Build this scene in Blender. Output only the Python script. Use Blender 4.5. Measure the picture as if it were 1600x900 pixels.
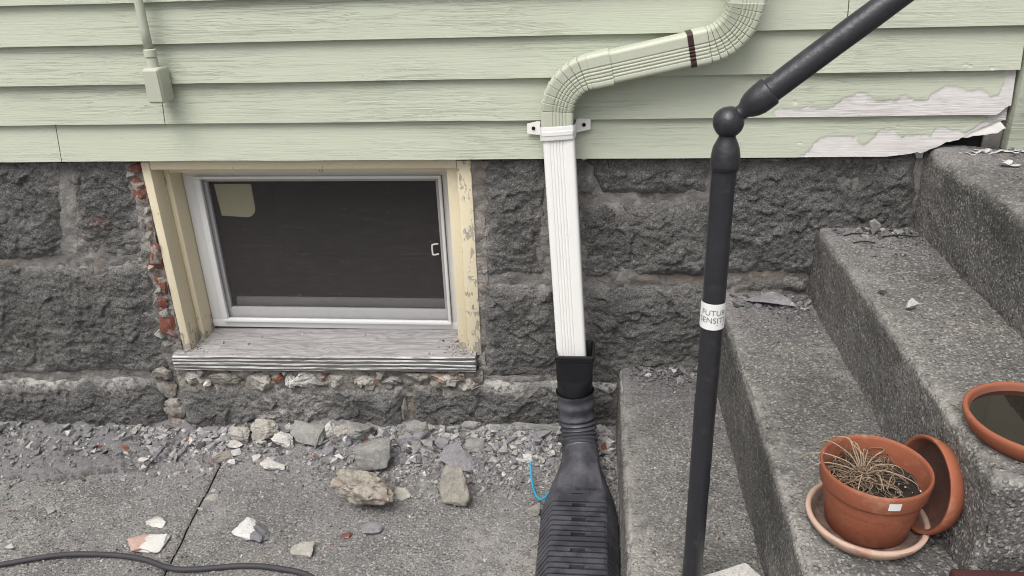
import bpy, bmesh, math, random
import numpy as np
from mathutils import Vector, Matrix

# ------------------------------------------------------------------ camera, sky, sun, exposure
for o in list(bpy.data.objects): bpy.data.objects.remove(o)
S = bpy.context.scene
C = S.collection
cam_d = bpy.data.cameras.new('camera'); cam = bpy.data.objects.new('camera', cam_d); C.objects.link(cam)
cam_d.sensor_width = 36.0; cam_d.lens = 28.125; cam_d.clip_start = 0.02; cam_d.clip_end = 500
cam.matrix_world = Matrix(((0.99467399, -0.01054957, 0.10252979, 0.0),
                           (0.09750088, 0.41889269, -0.90278596, -2.0),
                           (-0.03342497, 0.90797446, 0.41769025, 1.41),
                           (0, 0, 0, 1)))
S.camera = cam
SUN_EL, SUN_AZ = 62.0, 205.0        # azimuth measured clockwise from +Y (the wall normal points to -Y)
W = bpy.data.worlds.new('World'); S.world = W; W.use_nodes = True
wn = W.node_tree.nodes; wl = W.node_tree.links
sky = wn.new('ShaderNodeTexSky'); sky.sky_type = 'NISHITA'; sky.sun_disc = False
sky.sun_elevation = math.radians(SUN_EL); sky.sun_rotation = math.radians(SUN_AZ)
sky.air_density = 1.0; sky.dust_density = 6.0; sky.ozone_density = 1.0
hs = wn.new('ShaderNodeHueSaturation'); hs.inputs['Saturation'].default_value = 0.30     # overcast: nearly grey sky
wl.new(sky.outputs[0], hs.inputs['Color']); wl.new(hs.outputs[0], wn['Background'].inputs['Color'])
wn['Background'].inputs['Strength'].default_value = 0.13
sun_d = bpy.data.lights.new('sun', 'SUN'); sun = bpy.data.objects.new('sun', sun_d); C.objects.link(sun)
sun_d.energy = 1.2; sun_d.angle = math.radians(40); sun_d.color = (1.0, 0.97, 0.93)
_el, _az = math.radians(SUN_EL), math.radians(SUN_AZ)
sdir = Vector((math.sin(_az) * math.cos(_el), math.cos(_az) * math.cos(_el), math.sin(_el)))
sun.rotation_euler = sdir.to_track_quat('Z', 'Y').to_euler()
S.cycles.filter_width = 1.05
S.view_settings.view_transform = 'Standard'; S.view_settings.look = 'None'
S.view_settings.exposure = 0.5; S.view_settings.gamma = 1.0; S.view_settings.use_curve_mapping = False

random.seed(7); rng = np.random.default_rng(11)

# ------------------------------------------------------------------ numpy noise
def _hash(ix, iy, iz, seed):
    h = (ix.astype(np.int64) * 374761393 + iy.astype(np.int64) * 668265263 + iz.astype(np.int64) * 2147483647 + seed * 1274126177) & 0xffffffff
    h = ((h ^ (h >> 13)) * 1274126177) & 0xffffffff
    h = ((h ^ (h >> 16)) * 2246822519) & 0xffffffff
    return ((h ^ (h >> 15)) & 0xffffff) / float(0xffffff)
def vnoise(p, seed=0):
    p = np.asarray(p, float); i = np.floor(p); f = p - i; i = i.astype(np.int64); f = f * f * f * (f * (f * 6 - 15) + 10)
    x, y, z = i[:, 0], i[:, 1], i[:, 2]; r = 0
    for dx in (0, 1):
        wx = f[:, 0] if dx else 1 - f[:, 0]
        for dy in (0, 1):
            wy = f[:, 1] if dy else 1 - f[:, 1]
            for dz in (0, 1):
                wz = f[:, 2] if dz else 1 - f[:, 2]
                r = r + wx * wy * wz * _hash(x + dx, y + dy, z + dz, seed)
    return r * 2 - 1
def fbm(p, seed=0, octv=4, gain=0.5, lac=2.03):
    p = np.asarray(p, float); a = 1.0; r = 0; t = 0
    for k in range(octv):
        r = r + a * vnoise(p + 17.3 * k, seed + k); t += a; a *= gain; p = p * lac
    return r / t
def ridged(p, seed=0, octv=3):
    p = np.asarray(p, float); a = 1.0; r = 0; t = 0
    for k in range(octv):
        r = r + a * (1 - np.abs(vnoise(p + 9.1 * k, seed + k)) * 2); t += a; a *= .5; p = p * 2.1
    return r / t
def worley(p, seed=0):
    p = np.asarray(p, float); i = np.floor(p).astype(np.int64); n = len(p)
    f1 = np.full(n, 9.); f2 = np.full(n, 9.); cid = np.zeros(n); tx = np.zeros((n, 3))
    for dx in (-1, 0, 1):
        for dy in (-1, 0, 1):
            for dz in (-1, 0, 1):
                c = i + np.array([dx, dy, dz])
                q = np.stack([c[:, k] + _hash(c[:, 0], c[:, 1], c[:, 2], seed + 31 * (k + 1)) for k in range(3)], 1)
                d = np.sqrt(((q - p) ** 2).sum(1)); m = d < f1
                f2 = np.where(m, f1, np.minimum(f2, d)); cid = np.where(m, _hash(c[:, 0], c[:, 1], c[:, 2], seed + 777), cid)
                tx[m] = (p - q)[m]; f1 = np.where(m, d, f1)
    return f1, f2, cid, tx
def sstep(a, b, x):
    t = np.clip((x - a) / (b - a), 0, 1); return t * t * (3 - 2 * t)
def in_poly(x, z, poly):
    r = np.zeros(len(x), bool); n = len(poly)
    for i in range(n):
        x1, z1 = poly[i]; x2, z2 = poly[(i + 1) % n]
        if z1 == z2: continue
        m = ((z1 > z) != (z2 > z)) & (x < (x2 - x1) * (z - z1) / (z2 - z1) + x1); r ^= m
    return r

# ------------------------------------------------------------------ object helpers
BASE = {}
def empty(name, loc, label, cat, group=None):
    o = bpy.data.objects.new(name, None); C.objects.link(o); o.location = loc; o.empty_display_size = .05
    BASE[o.name] = np.array(loc, float); tag(o, label, cat, group); return o
def tag(o, label=None, cat=None, group=None, kind=None):
    if label: o['label'] = label
    if cat: o['category'] = cat
    if group: o['group'] = group
    if kind: o['kind'] = kind
    return o
def mk(name, V, F, mat, parent=None, smooth=True, loc=None, attrs=None, sharp=None):
    """V (n,3) world coordinates; F array (m,3|4) or a list of index lists / of arrays."""
    V = np.asarray(V, float)
    if parent is not None: b = BASE[parent.name]
    elif loc is not None: b = np.array(loc, float)
    else: b = np.zeros(3)
    V = V - b
    me = bpy.data.meshes.new(name)
    groups = F if isinstance(F, list) and len(F) and isinstance(F[0], np.ndarray) and F[0].ndim == 2 else None
    if isinstance(F, np.ndarray): groups = [F]
    if groups is not None:
        idx = np.concatenate([g.ravel() for g in groups]).astype(np.int32)
        cnt = np.concatenate([np.full(len(g), g.shape[1]) for g in groups]).astype(np.int32)
        st = np.concatenate([[0], np.cumsum(cnt)[:-1]]).astype(np.int32)
        me.vertices.add(len(V)); me.vertices.foreach_set('co', V.astype(np.float32).ravel())
        me.loops.add(len(idx)); me.loops.foreach_set('vertex_index', idx)
        me.polygons.add(len(cnt)); me.polygons.foreach_set('loop_start', st)
        try: me.polygons.foreach_set('loop_total', cnt)
        except Exception: pass
        me.update(calc_edges=True); me.validate()
    else:
        me.from_pydata([tuple(v) for v in V], [], [list(f) for f in F]); me.update()
    if attrs:
        for k, v in attrs.items():
            if v.ndim == 2:
                a = me.attributes.new(k, 'FLOAT_COLOR', 'POINT'); a.data.foreach_set('color', np.concatenate([v, np.ones((len(v), 1))], 1).astype(np.float32).ravel())
            else:
                a = me.attributes.new(k, 'FLOAT', 'POINT'); a.data.foreach_set('value', v.astype(np.float32))
    me.polygons.foreach_set('use_smooth', np.full(len(me.polygons), smooth, bool))
    if smooth and sharp: me.set_sharp_from_angle(angle=math.radians(sharp))
    o = bpy.data.objects.new(name, me); C.objects.link(o)
    if mat: me.materials.append(mat)
    if parent is not None: o.parent = parent
    else: o.location = b
    BASE[o.name] = b
    return o
def grid_faces(nu, nv, off=0, flip=False):
    i = np.arange(nu - 1)[:, None] * nv + np.arange(nv - 1)[None, :]; i = i.ravel() + off
    f = np.stack([i, i + nv, i + nv + 1, i + 1], 1)
    return f[:, ::-1] if flip else f
def box(x0, x1, y0, y1, z0, z1):
    V = np.array([[x, y, z] for x in (x0, x1) for y in (y0, y1) for z in (z0, z1)], float)
    F = np.array([[0, 1, 3, 2], [4, 6, 7, 5], [0, 4, 5, 1], [2, 3, 7, 6], [0, 2, 6, 4], [1, 5, 7, 3]]); return V, F
def bevel_box(name, b, mat, parent, r=.003, seg=2, loc=None, fn=None):
    V, F = box(*b); bm = bmesh.new(); vs = [bm.verts.new(v) for v in V]
    for f in F: bm.faces.new([vs[i] for i in f])
    bmesh.ops.recalc_face_normals(bm, faces=bm.faces)
    bmesh.ops.bevel(bm, geom=list(bm.edges), offset=r, segments=seg, affect='EDGES', profile=.5)
    V = np.array([v.co[:] for v in bm.verts]); F = [[v.index for v in f.verts] for f in bm.faces]
    bm.verts.index_update(); F = [[v.index for v in f.verts] for f in bm.faces]; bm.free()
    if fn is not None: V = fn(V)
    return mk(name, V, F, mat, parent, loc=loc, sharp=35)
def weld(V, F, tol=1e-5):
    k = np.round(V / tol).astype(np.int64); u, first, inv = np.unique(k, axis=0, return_index=True, return_inverse=True)
    inv = inv.ravel(); return V[first], inv[F]
def rounded_box(lo, hi, r, res, faces='LTF'):
    """dense rounded box faces: L -x, R +x, T +z, F -y, B bottom; returns V, N(normals), F, edge factor"""
    lo = np.array(lo, float); hi = np.array(hi, float); Vs = []; Fs = []; off = 0
    def lin(a, b):
        n = max(2, int(round((b - a) / res)) + 1); return np.linspace(a, b, n)
    X, Yv, Z = lin(lo[0], hi[0]), lin(lo[1], hi[1]), lin(lo[2], hi[2])
    for c in faces:
        if c == 'T': U, Vv = np.meshgrid(X, Yv, indexing='ij'); P = np.stack([U, Vv, np.full_like(U, hi[2])], -1); fl = False
        if c == 'B': U, Vv = np.meshgrid(X, Yv, indexing='ij'); P = np.stack([U, Vv, np.full_like(U, lo[2])], -1); fl = True
        if c == 'L': U, Vv = np.meshgrid(Yv, Z, indexing='ij'); P = np.stack([np.full_like(U, lo[0]), U, Vv], -1); fl = True
        if c == 'R': U, Vv = np.meshgrid(Yv, Z, indexing='ij'); P = np.stack([np.full_like(U, hi[0]), U, Vv], -1); fl = False
        if c == 'F': U, Vv = np.meshgrid(X, Z, indexing='ij'); P = np.stack([U, np.full_like(U, lo[1]), Vv], -1); fl = False
        if c == 'K': U, Vv = np.meshgrid(X, Z, indexing='ij'); P = np.stack([U, np.full_like(U, hi[1]), Vv], -1); fl = True
        Vs.append(P.reshape(-1, 3)); Fs.append(grid_faces(P.shape[0], P.shape[1], off, fl)); off += P.shape[0] * P.shape[1]
    V, F = weld(np.concatenate(Vs), np.concatenate(Fs))
    q = np.clip(V, lo + r, hi - r); d = V - q; L = np.linalg.norm(d, axis=1, keepdims=True); N = d / np.maximum(L, 1e-9)
    # keep the open sides square (no rounding towards faces that are not built)
    V2 = q + N * r
    e = 1 - np.max(np.abs(N), axis=1)
    return V2, N, F, np.clip(e / .29, 0, 1)
def tube(path, rad, seg=10, caps=True, closed_start=False):
    P = np.asarray(path, float); n = len(P); R_ = np.broadcast_to(np.asarray(rad, float), (n,))
    T = np.gradient(P, axis=0); T /= np.linalg.norm(T, axis=1, keepdims=True) + 1e-12
    up = np.array([0, 0, 1.]) if abs(T[0, 2]) < .9 else np.array([0, 1., 0]); N = np.zeros_like(P)
    n0 = up - T[0] * (up @ T[0]); N[0] = n0 / np.linalg.norm(n0)
    for i in range(1, n):
        v = N[i - 1] - T[i] * (N[i - 1] @ T[i]); N[i] = v / np.linalg.norm(v)
    B = np.cross(T, N); a = np.linspace(0, 2 * np.pi, seg, endpoint=False)
    V = (P[:, None, :] + R_[:, None, None] * (np.cos(a)[None, :, None] * N[:, None, :] + np.sin(a)[None, :, None] * B[:, None, :])).reshape(-1, 3)
    F = [[i * seg + j, i * seg + (j + 1) % seg, (i + 1) * seg + (j + 1) % seg, (i + 1) * seg + j] for i in range(n - 1) for j in range(seg)]
    if caps: F += [list(range(seg))[::-1], [(n - 1) * seg + j for j in range(seg)]]
    return V, F
def lathe(prof, origin, axis=(0, 0, 1), seg=48, cap0=False, cap1=False):
    """prof list of (radius, t) along axis"""
    ax = Vector(axis).normalized(); up = Vector((0, 1, 0)) if abs(ax.y) < .9 else Vector((1, 0, 0))
    u = (up - ax * up.dot(ax)).normalized(); v = ax.cross(u); u, v, ax = map(np.array, (u, v, ax)); O = np.array(origin, float)
    a = np.linspace(0, 2 * np.pi, seg, endpoint=False); V = []
    for r, t in prof: V.append(O + ax * t + r * (np.cos(a)[:, None] * u + np.sin(a)[:, None] * v))
    V = np.concatenate(V); n = len(prof)
    F = [[i * seg + j, i * seg + (j + 1) % seg, (i + 1) * seg + (j + 1) % seg, (i + 1) * seg + j] for i in range(n - 1) for j in range(seg)]
    if cap0: F.append(list(range(seg))[::-1])
    if cap1: F.append([(n - 1) * seg + j for j in range(seg)])
    return V, F
def join(parts):
    V = []; F = []; o = 0
    for v, f in parts:
        v = np.asarray(v); V.append(v); F += [[int(i) + o for i in q] for q in f]; o += len(v)
    return np.concatenate(V), F
def spline(pts, n=10):
    P = np.array(pts, float); P = np.vstack([2 * P[0] - P[1], P, 2 * P[-1] - P[-2]]); out = []
    for i in range(1, len(P) - 2):
        for t in np.linspace(0, 1, n, endpoint=False):
            p0, p1, p2, p3 = P[i - 1:i + 3]
            out.append(.5 * ((2 * p1) + (p2 - p0) * t + (2 * p0 - 5 * p1 + 4 * p2 - p3) * t * t + (3 * p1 - p0 - 3 * p2 + p3) * t ** 3))
    out.append(P[-2]); return np.array(out)
_ico = {}
def ico(sub):
    if sub not in _ico:
        bm = bmesh.new(); bmesh.ops.create_icosphere(bm, subdivisions=sub, radius=1)
        bm.verts.index_update(); _ico[sub] = (np.array([v.co[:] for v in bm.verts]), np.array([[v.index for v in f.verts] for f in bm.faces])); bm.free()
    return _ico[sub]
def rock(seed, sub=4, planes=13, rough=.05, fine=.02, lumpy=0):
    D, F = ico(sub); r_ = np.random.default_rng(seed)
    n = r_.normal(size=(planes, 3)); n /= np.linalg.norm(n, axis=1, keepdims=True); d = r_.uniform(.55, .95, planes)
    dot = D @ n.T; rr = np.where(dot > .08, d / np.maximum(dot, .08), 9).min(1); rr = np.minimum(rr, 1.25)
    V = D * rr[:, None]
    if lumpy:
        f1, f2, cid, _ = worley(D * 2.3 + seed, seed); V = V * (1 + lumpy * (np.sqrt(np.clip(1 - 1.3 * f1 * f1, 0, 1)) - .6))[:, None]
        f1, f2, cid, _ = worley(D * 5.5 + seed, seed + 3); V = V * (1 + .45 * lumpy * (np.sqrt(np.clip(1 - 1.3 * f1 * f1, 0, 1)) - .6))[:, None]
    V = V * (1 + rough * fbm(D * 3 + seed, seed, 3) + fine * fbm(D * 11 + seed, seed + 5, 3))[:, None]
    V = V - (V.max(0) + V.min(0)) / 2; V = V / ((V.max(0) - V.min(0)) / 2); return V, F

def shard(seed, npts=13, cuts=5, rough=.04):
    """broken stone: convex hull of scattered points, edges kept crisp, faces roughened"""
    r_ = np.random.default_rng(seed); P = r_.uniform(-1, 1, (npts, 3)); P /= np.maximum(1, np.linalg.norm(P, axis=1, keepdims=True) / 1.15)
    bm = bmesh.new()
    for p in P: bm.verts.new(p)
    h = bmesh.ops.convex_hull(bm, input=bm.verts); bmesh.ops.delete(bm, geom=[v for v in bm.verts if not v.link_faces], context='VERTS')
    bmesh.ops.triangulate(bm, faces=bm.faces)
    if cuts:
        bmesh.ops.bevel(bm, geom=list(bm.edges), offset=.03, segments=1, affect='EDGES'); bmesh.ops.triangulate(bm, faces=bm.faces); bmesh.ops.subdivide_edges(bm, edges=[e for e in bm.edges if e.calc_length() > .12], cuts=cuts, use_grid_fill=True); bmesh.ops.triangulate(bm, faces=bm.faces)
    bm.normal_update(); bm.verts.index_update(); V = np.array([v.co[:] for v in bm.verts]); N = np.array([v.normal[:] for v in bm.verts]); F = np.array([[v.index for v in f.verts] for f in bm.faces]); bm.free()
    if cuts:
        f1, f2, cid, tx = worley(V * 1.9 + seed, seed); V = V + N * (rough * 1.6 * fbm(V * 2.2 + seed, seed, 3) + rough * .8 * fbm(V * 9, seed + 2, 3) + rough * 1.4 * (cid - .5))[:, None]
    V = V - (V.max(0) + V.min(0)) / 2; return V / ((V.max(0) - V.min(0)) / 2), F

# ------------------------------------------------------------------ materials
class NT:
    def __init__(s, name):
        s.m = bpy.data.materials.new(name); s.m.use_nodes = True; s.t = s.m.node_tree; s.n = s.t.nodes; s.l = s.t.links
        s.b = s.n['Principled BSDF']; s.b.inputs['Specular IOR Level'].default_value = .3
        tc = s.n.new('ShaderNodeTexCoord'); s.oc = tc.outputs['Object']
        g = s.n.new('ShaderNodeNewGeometry'); s.pos = g.outputs['Position']
    def lk(s, a, b): s.l.new(a, b)
    def mapv(s, v, scale=(1, 1, 1), loc=(0, 0, 0), rot=(0, 0, 0)):
        m = s.n.new('ShaderNodeMapping'); m.inputs['Scale'].default_value = scale; m.inputs['Location'].default_value = loc; m.inputs['Rotation'].default_value = rot
        s.lk(v, m.inputs[0]); return m.outputs[0]
    def noise(s, v, scale, detail=4, rough=.55, dist=0):
        n = s.n.new('ShaderNodeTexNoise'); n.inputs['Scale'].default_value = scale; n.inputs['Detail'].default_value = detail
        n.inputs['Roughness'].default_value = rough; n.inputs['Distortion'].default_value = dist; s.lk(v, n.inputs['Vector']); return n.outputs[0]
    def vor(s, v, scale, feat='F1', out='Distance', rand=1):
        n = s.n.new('ShaderNodeTexVoronoi'); n.feature = feat; n.inputs['Scale'].default_value = scale; n.inputs['Randomness'].default_value = rand
        s.lk(v, n.inputs['Vector']); return n.outputs[out]
    def ramp(s, f, stops):
        r = s.n.new('ShaderNodeValToRGB'); e = r.color_ramp.elements
        while len(e) < len(stops): e.new(.5)
        for k, (p, c) in enumerate(stops):
            e[k].position = p; e[k].color = (c, c, c, 1) if not isinstance(c, (tuple, list)) else (*c, 1)
        s.lk(f, r.inputs[0]); return r.outputs[0]
    def mix(s, f, a, b, mode='MIX'):
        m = s.n.new('ShaderNodeMix'); m.data_type = 'RGBA'; m.blend_type = mode
        for v, i in ((f, 0), (a, 6), (b, 7)):
            if isinstance(v, (int, float)): m.inputs[i].default_value = v if i == 0 else (v, v, v, 1)
            elif isinstance(v, (tuple, list)): m.inputs[i].default_value = (*v, 1)
            else: s.lk(v, m.inputs[i])
        return m.outputs[2]
    def math(s, op, a, b=0.0, clamp=False):
        m = s.n.new('ShaderNodeMath'); m.operation = op; m.use_clamp = clamp
        for v, i in ((a, 0), (b, 1)):
            if isinstance(v, (int, float)): m.inputs[i].default_value = v
            else: s.lk(v, m.inputs[i])
        return m.outputs[0]
    def attr(s, name, out='Fac'):
        a = s.n.new('ShaderNodeAttribute'); a.attribute_name = name; return a.outputs[out]
    def sep(s, v):
        m = s.n.new('ShaderNodeSeparateXYZ'); s.lk(v, m.inputs[0]); return m.outputs
    def rand(s):
        return s.n.new('ShaderNodeObjectInfo').outputs['Random']
    def bump(s, h, dist, strength=1, prev=None):
        b = s.n.new('ShaderNodeBump'); b.inputs['Distance'].default_value = dist; b.inputs['Strength'].default_value = strength
        s.lk(h, b.inputs['Height'])
        if prev is not None: s.lk(prev, b.inputs['Normal'])
        return b.outputs[0]
    def done(s, col=None, rough=None, normal=None, **kw):
        for v, k in ((col, 'Base Color'), (rough, 'Roughness'), (normal, 'Normal')):
            if v is None: continue
            if isinstance(v, (tuple, list)): s.b.inputs[k].default_value = (*v, 1)
            elif isinstance(v, (int, float)): s.b.inputs[k].default_value = v
            else: s.lk(v, s.b.inputs[k])
        for k, v in kw.items(): s.b.inputs[k].default_value = v
        return s.m
M = {}
def mat_siding():
    t = NT('sage_paint'); o = t.pos
    g1 = t.noise(t.mapv(o, (1.6, 1, 85)), 4, 5, .6, .6)             # embossed cedar grain
    g2 = t.noise(t.mapv(o, (1.2, 1, 36), (3, 0, 1)), 2.5, 3, .6, 1.6)
    gl = t.ramp(t.noise(t.mapv(o, (1.1, 1, 5)), 1.2, 2), [(.42, 0), (.6, 1)])
    ridge = t.ramp(t.math('ABSOLUTE', t.math('SUBTRACT', g2, .5)), [(0, 0), (.035, 1)])
    col = t.mix(t.noise(o, 2.2, 4), (.432, .468, .366), (.488, .518, .418))
    col = t.mix(t.math('MULTIPLY', t.ramp(t.noise(t.mapv(o, (1, 1, 3)), 6, 5), [(.45, 0), (.75, 1)]), .35), col, (.44, .46, .39))
    col = t.mix(t.ramp(t.noise(o, 70, 3), [(.74, 0), (.79, .5)]), col, (.30, .30, .22))
    pe = t.attr('peel'); col = t.mix(pe, col, t.mix(t.noise(t.mapv(o, (1, 1, 4)), 30, 5), (.50, .48, .47), (.68, .65, .64)))
    h = t.math('ADD', t.math('MULTIPLY', g1, .55), t.math('MULTIPLY', t.math('MULTIPLY', ridge, gl), .5))
    n = t.bump(h, .0019, .8); n = t.bump(t.noise(o, 400, 3), .0003, .5, n)
    return t.done(col, t.mix(pe, .55, .85), n)
def mat_stone(name='dark_granite', warm=0):
    t = NT(name); o = t.pos
    col = t.mix(t.ramp(t.noise(o, 9, 6, .65), [(.3, 0), (.7, 1)]), (.068, .066, .065), (.178, .173, .165))
    col = t.mix(t.ramp(t.noise(o, 260, 3, .6), [(.40, 0), (.60, 1)]), t.mix(.50, col, (.024, .024, .025)), t.mix(.20, col, (.36, .355, .34)))
    col = t.mix(t.ramp(t.noise(t.mapv(o, loc=(2, 9, 4)), 3.2, 4, .6), [(.52, 0), (.70, .25)]), col, (.15, .138, .12))
    col = t.mix(t.ramp(t.vor(o, 170, out='Color'), [(.80, 0), (.9, .45)]), col, (.30, .29, .28))
    col = t.mix(t.ramp(t.noise(o, 4.5, 6, .7, .5), [(.60, 0), (.72, .55)]), col, (.29, .28, .272))          # mortar smears
    col = t.mix(t.ramp(t.noise(t.mapv(o, loc=(4.2, 1, 7)), 5.5, 4), [(.71, 0), (.76, .4)]), col, (.20, .10, .08))  # rust
    col = t.mix(t.ramp(t.noise(t.mapv(o, (1, 1, .35), (1, 0, 2)), 7, 4), [(.62, 0), (.75, .5)]), col, (.05, .05, .045))
    sm = t.attr('smear'); col = t.mix(t.math('MULTIPLY', sm, t.ramp(t.noise(o, 55, 5, .7), [(.38, 0), (.56, 1)]), True), col, (.44, .42, .40))
    n = t.bump(t.noise(o, 130, 5, .7), .0085, 1.0); n = t.bump(t.vor(o, 200), .002, .7, n)
    return t.done(col, .85, n)
def mat_mortar():
    t = NT('old_mortar'); o = t.pos
    col = t.mix(t.ramp(t.noise(o, 12, 6, .65), [(.32, 0), (.68, 1)]), (.15, .145, .14), (.33, .315, .295))
    col = t.mix(t.ramp(t.noise(o, 5, 4, .6), [(.55, 0), (.68, .6)]), col, (.26, .20, .155))
    col = t.mix(t.ramp(t.noise(t.mapv(o, loc=(8, 0, 2)), 22, 5, .7), [(.54, 0), (.66, .75)]), col, (.45, .43, .40))
    col = t.mix(t.ramp(t.noise(t.mapv(o, loc=(2, 0, 9)), 16, 5, .7), [(.54, 0), (.66, .8)]), col, (.07, .069, .067))
    n = t.bump(t.noise(o, 110, 6, .75), .010, 1.0)
    return t.done(col, .92, n)
def mat_infill():
    t = NT('crumbled_infill'); o = t.pos
    col = t.mix(t.ramp(t.noise(o, 30, 6, .7), [(.34, 0), (.66, 1)]), (.21, .195, .175), (.44, .41, .37))
    col = t.mix(t.ramp(t.noise(t.mapv(o, loc=(5, 2, 1)), 16, 4, .6), [(.54, 0), (.62, .8)]), col, (.27, .19, .145))
    col = t.mix(t.ramp(t.noise(t.mapv(o, loc=(1, 6, 3)), 22, 5, .7), [(.54, 0), (.62, .85)]), col, (.085, .08, .076))
    col = t.mix(t.ramp(t.noise(t.mapv(o, loc=(9, 3, 3)), 26, 3, .6), [(.64, 0), (.67, .9)]), col, (.20, .075, .055))
    return t.done(col, .92, t.bump(t.noise(o, 120, 6, .75), .009, 1.0))
def mat_concrete(name='worn_concrete', tint=(1, 1, 1), dust=False, lo=.10, hi=.215):
    t = NT(name); o = t.pos
    c = lambda v: tuple(v * k for k in tint)
    base = t.mix(t.ramp(t.noise(o, 3.0, 6, .68), [(.34, 0), (.64, 1)]), c(lo * .82), c(hi * 1.06)); base = t.mix(t.ramp(t.noise(t.mapv(o, loc=(1, 8, 5)), 11, 5, .7), [(.52, 0), (.68, .55)]), base, c(lo * .62)); base = t.mix(t.ramp(t.noise(t.mapv(o, loc=(6, 1, 5)), 6, 5, .7), [(.52, 0), (.66, .5)]), base, (hi * 1.05, hi * .96, hi * .83))
    base = t.mix(t.ramp(t.noise(o, 40, 5, .6), [(.3, .4), (.7, 0)]), base, c(lo * .5)); base = t.mix(t.ramp(t.noise(o, 230, 3, .6), [(.38, .75), (.52, 0)]), base, c(lo * .38)); base = t.mix(t.ramp(t.noise(t.mapv(o, loc=(7, 7, 7)), 200, 3, .6), [(.54, 0), (.66, .6)]), base, c(hi * 1.35))
    wv = t.mapv(o, (1, 1.25, 1), rot=(0, 0, .6)); vc = t.sep(t.vor(wv, 82, out='Color')); ve = t.vor(wv, 82)
    peb = t.math('MULTIPLY', t.ramp(vc[0], [(.55, 0), (.6, 1)]), t.ramp(ve, [(.28, 1), (.42, 0)]))
    pebc = t.mix(vc[1], (.37, .35, .315), (.13, .127, .125))
    expo = t.ramp(t.noise(t.mapv(o, loc=(3, 5, 1)), 4.5, 5, .6), [(.38, .18), (.62, .85)])
    expo = t.math('MAXIMUM', expo, t.math('MULTIPLY', t.attr('wear'), .95))
    col = t.mix(t.math('MULTIPLY', peb, expo), base, pebc)
    vc2 = t.sep(t.vor(o, 240, out='Color'))
    col = t.mix(t.ramp(vc2[0], [(.86, 0), (.90, .75)]), col, (.44, .42, .39))
    col = t.mix(t.ramp(vc2[1], [(.93, 0), (.95, .5)]), col, (.05, .05, .05))
    col = t.mix(t.math('MULTIPLY', t.attr('wear'), t.ramp(t.noise(o, 28, 5, .7), [(.36, 0), (.54, .85)])), col, (.43, .41, .375))
    col = t.mix(t.ramp(t.noise(t.mapv(o, loc=(9, 2, 4)), 13, 5, .7), [(.66, 0), (.74, .6)]), col, (.34, .33, .33))
    dst = t.attr('dust'); col = t.mix(t.math('MULTIPLY', dst, t.ramp(t.noise(o, 35, 5, .65), [(.25, .35), (.6, .9)])), col, t.mix(t.noise(o, 60, 4), (.17, .163, .172), (.265, .253, .262)))
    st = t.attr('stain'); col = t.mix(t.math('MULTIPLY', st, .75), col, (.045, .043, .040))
    h = t.math('ADD', t.math('MULTIPLY', peb, .6), t.noise(o, 150, 5, .7))
    n = t.bump(h, .0075, .95)
    return t.done(col, .88, n)
def mat_rock(name, ca, cb, cc=None, split=.5, spl=False):
    t = NT(name); o = t.oc
    col = t.mix(t.ramp(t.noise(o, 45, 6, .65), [(.32, 0), (.68, 1)]), ca, cb)
    col = t.mix(t.ramp(t.noise(o, 300, 3), [(.6, 0), (.7, .45)]), col, tuple(min(.6, v * 1.7) for v in cb))
    col = t.mix(t.ramp(t.noise(o, 210, 3), [(.33, .55), (.42, 0)]), col, tuple(v * .45 for v in ca))
    if cc:
        if spl: f = t.ramp(t.math('ADD', t.sep(o)[0], t.math('MULTIPLY', t.math('SUBTRACT', t.noise(o, 40, 3), .5), .05)), [(.5, 0), (.503, 1)]) if False else t.ramp(t.math('ADD', t.math('MULTIPLY', t.sep(o)[0], 14), t.noise(o, 50, 3)), [(.46, 0), (.5, 1)])
        else: f = t.ramp(t.noise(o, 26, 3), [(split, 0), (split + .05, .9)])
        col = t.mix(f, col, cc)
    n = t.bump(t.noise(o, 160, 5, .65), .003, .9)
    return t.done(col, .9, n)
def mat_plain(name, col, rough=.5, bscale=None, bdist=.001, var=.12, spec=.3, metallic=0, dirt=None):
    t = NT(name); o = t.pos
    c = t.mix(t.noise(o, 25, 5), tuple(v * (1 - var) for v in col), tuple(min(1, v * (1 + var)) for v in col))
    if dirt: c = t.mix(t.ramp(t.noise(t.mapv(o, loc=(3, 1, 8)), dirt[0], 6, .7), [(dirt[1], 0), (dirt[1] + .12, dirt[2])]), c, dirt[3])
    n = t.bump(t.noise(o, bscale, 4), bdist, .7) if bscale else None
    t.b.inputs['Specular IOR Level'].default_value = spec; t.b.inputs['Metallic'].default_value = metallic
    return t.done(c, rough, n)
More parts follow.
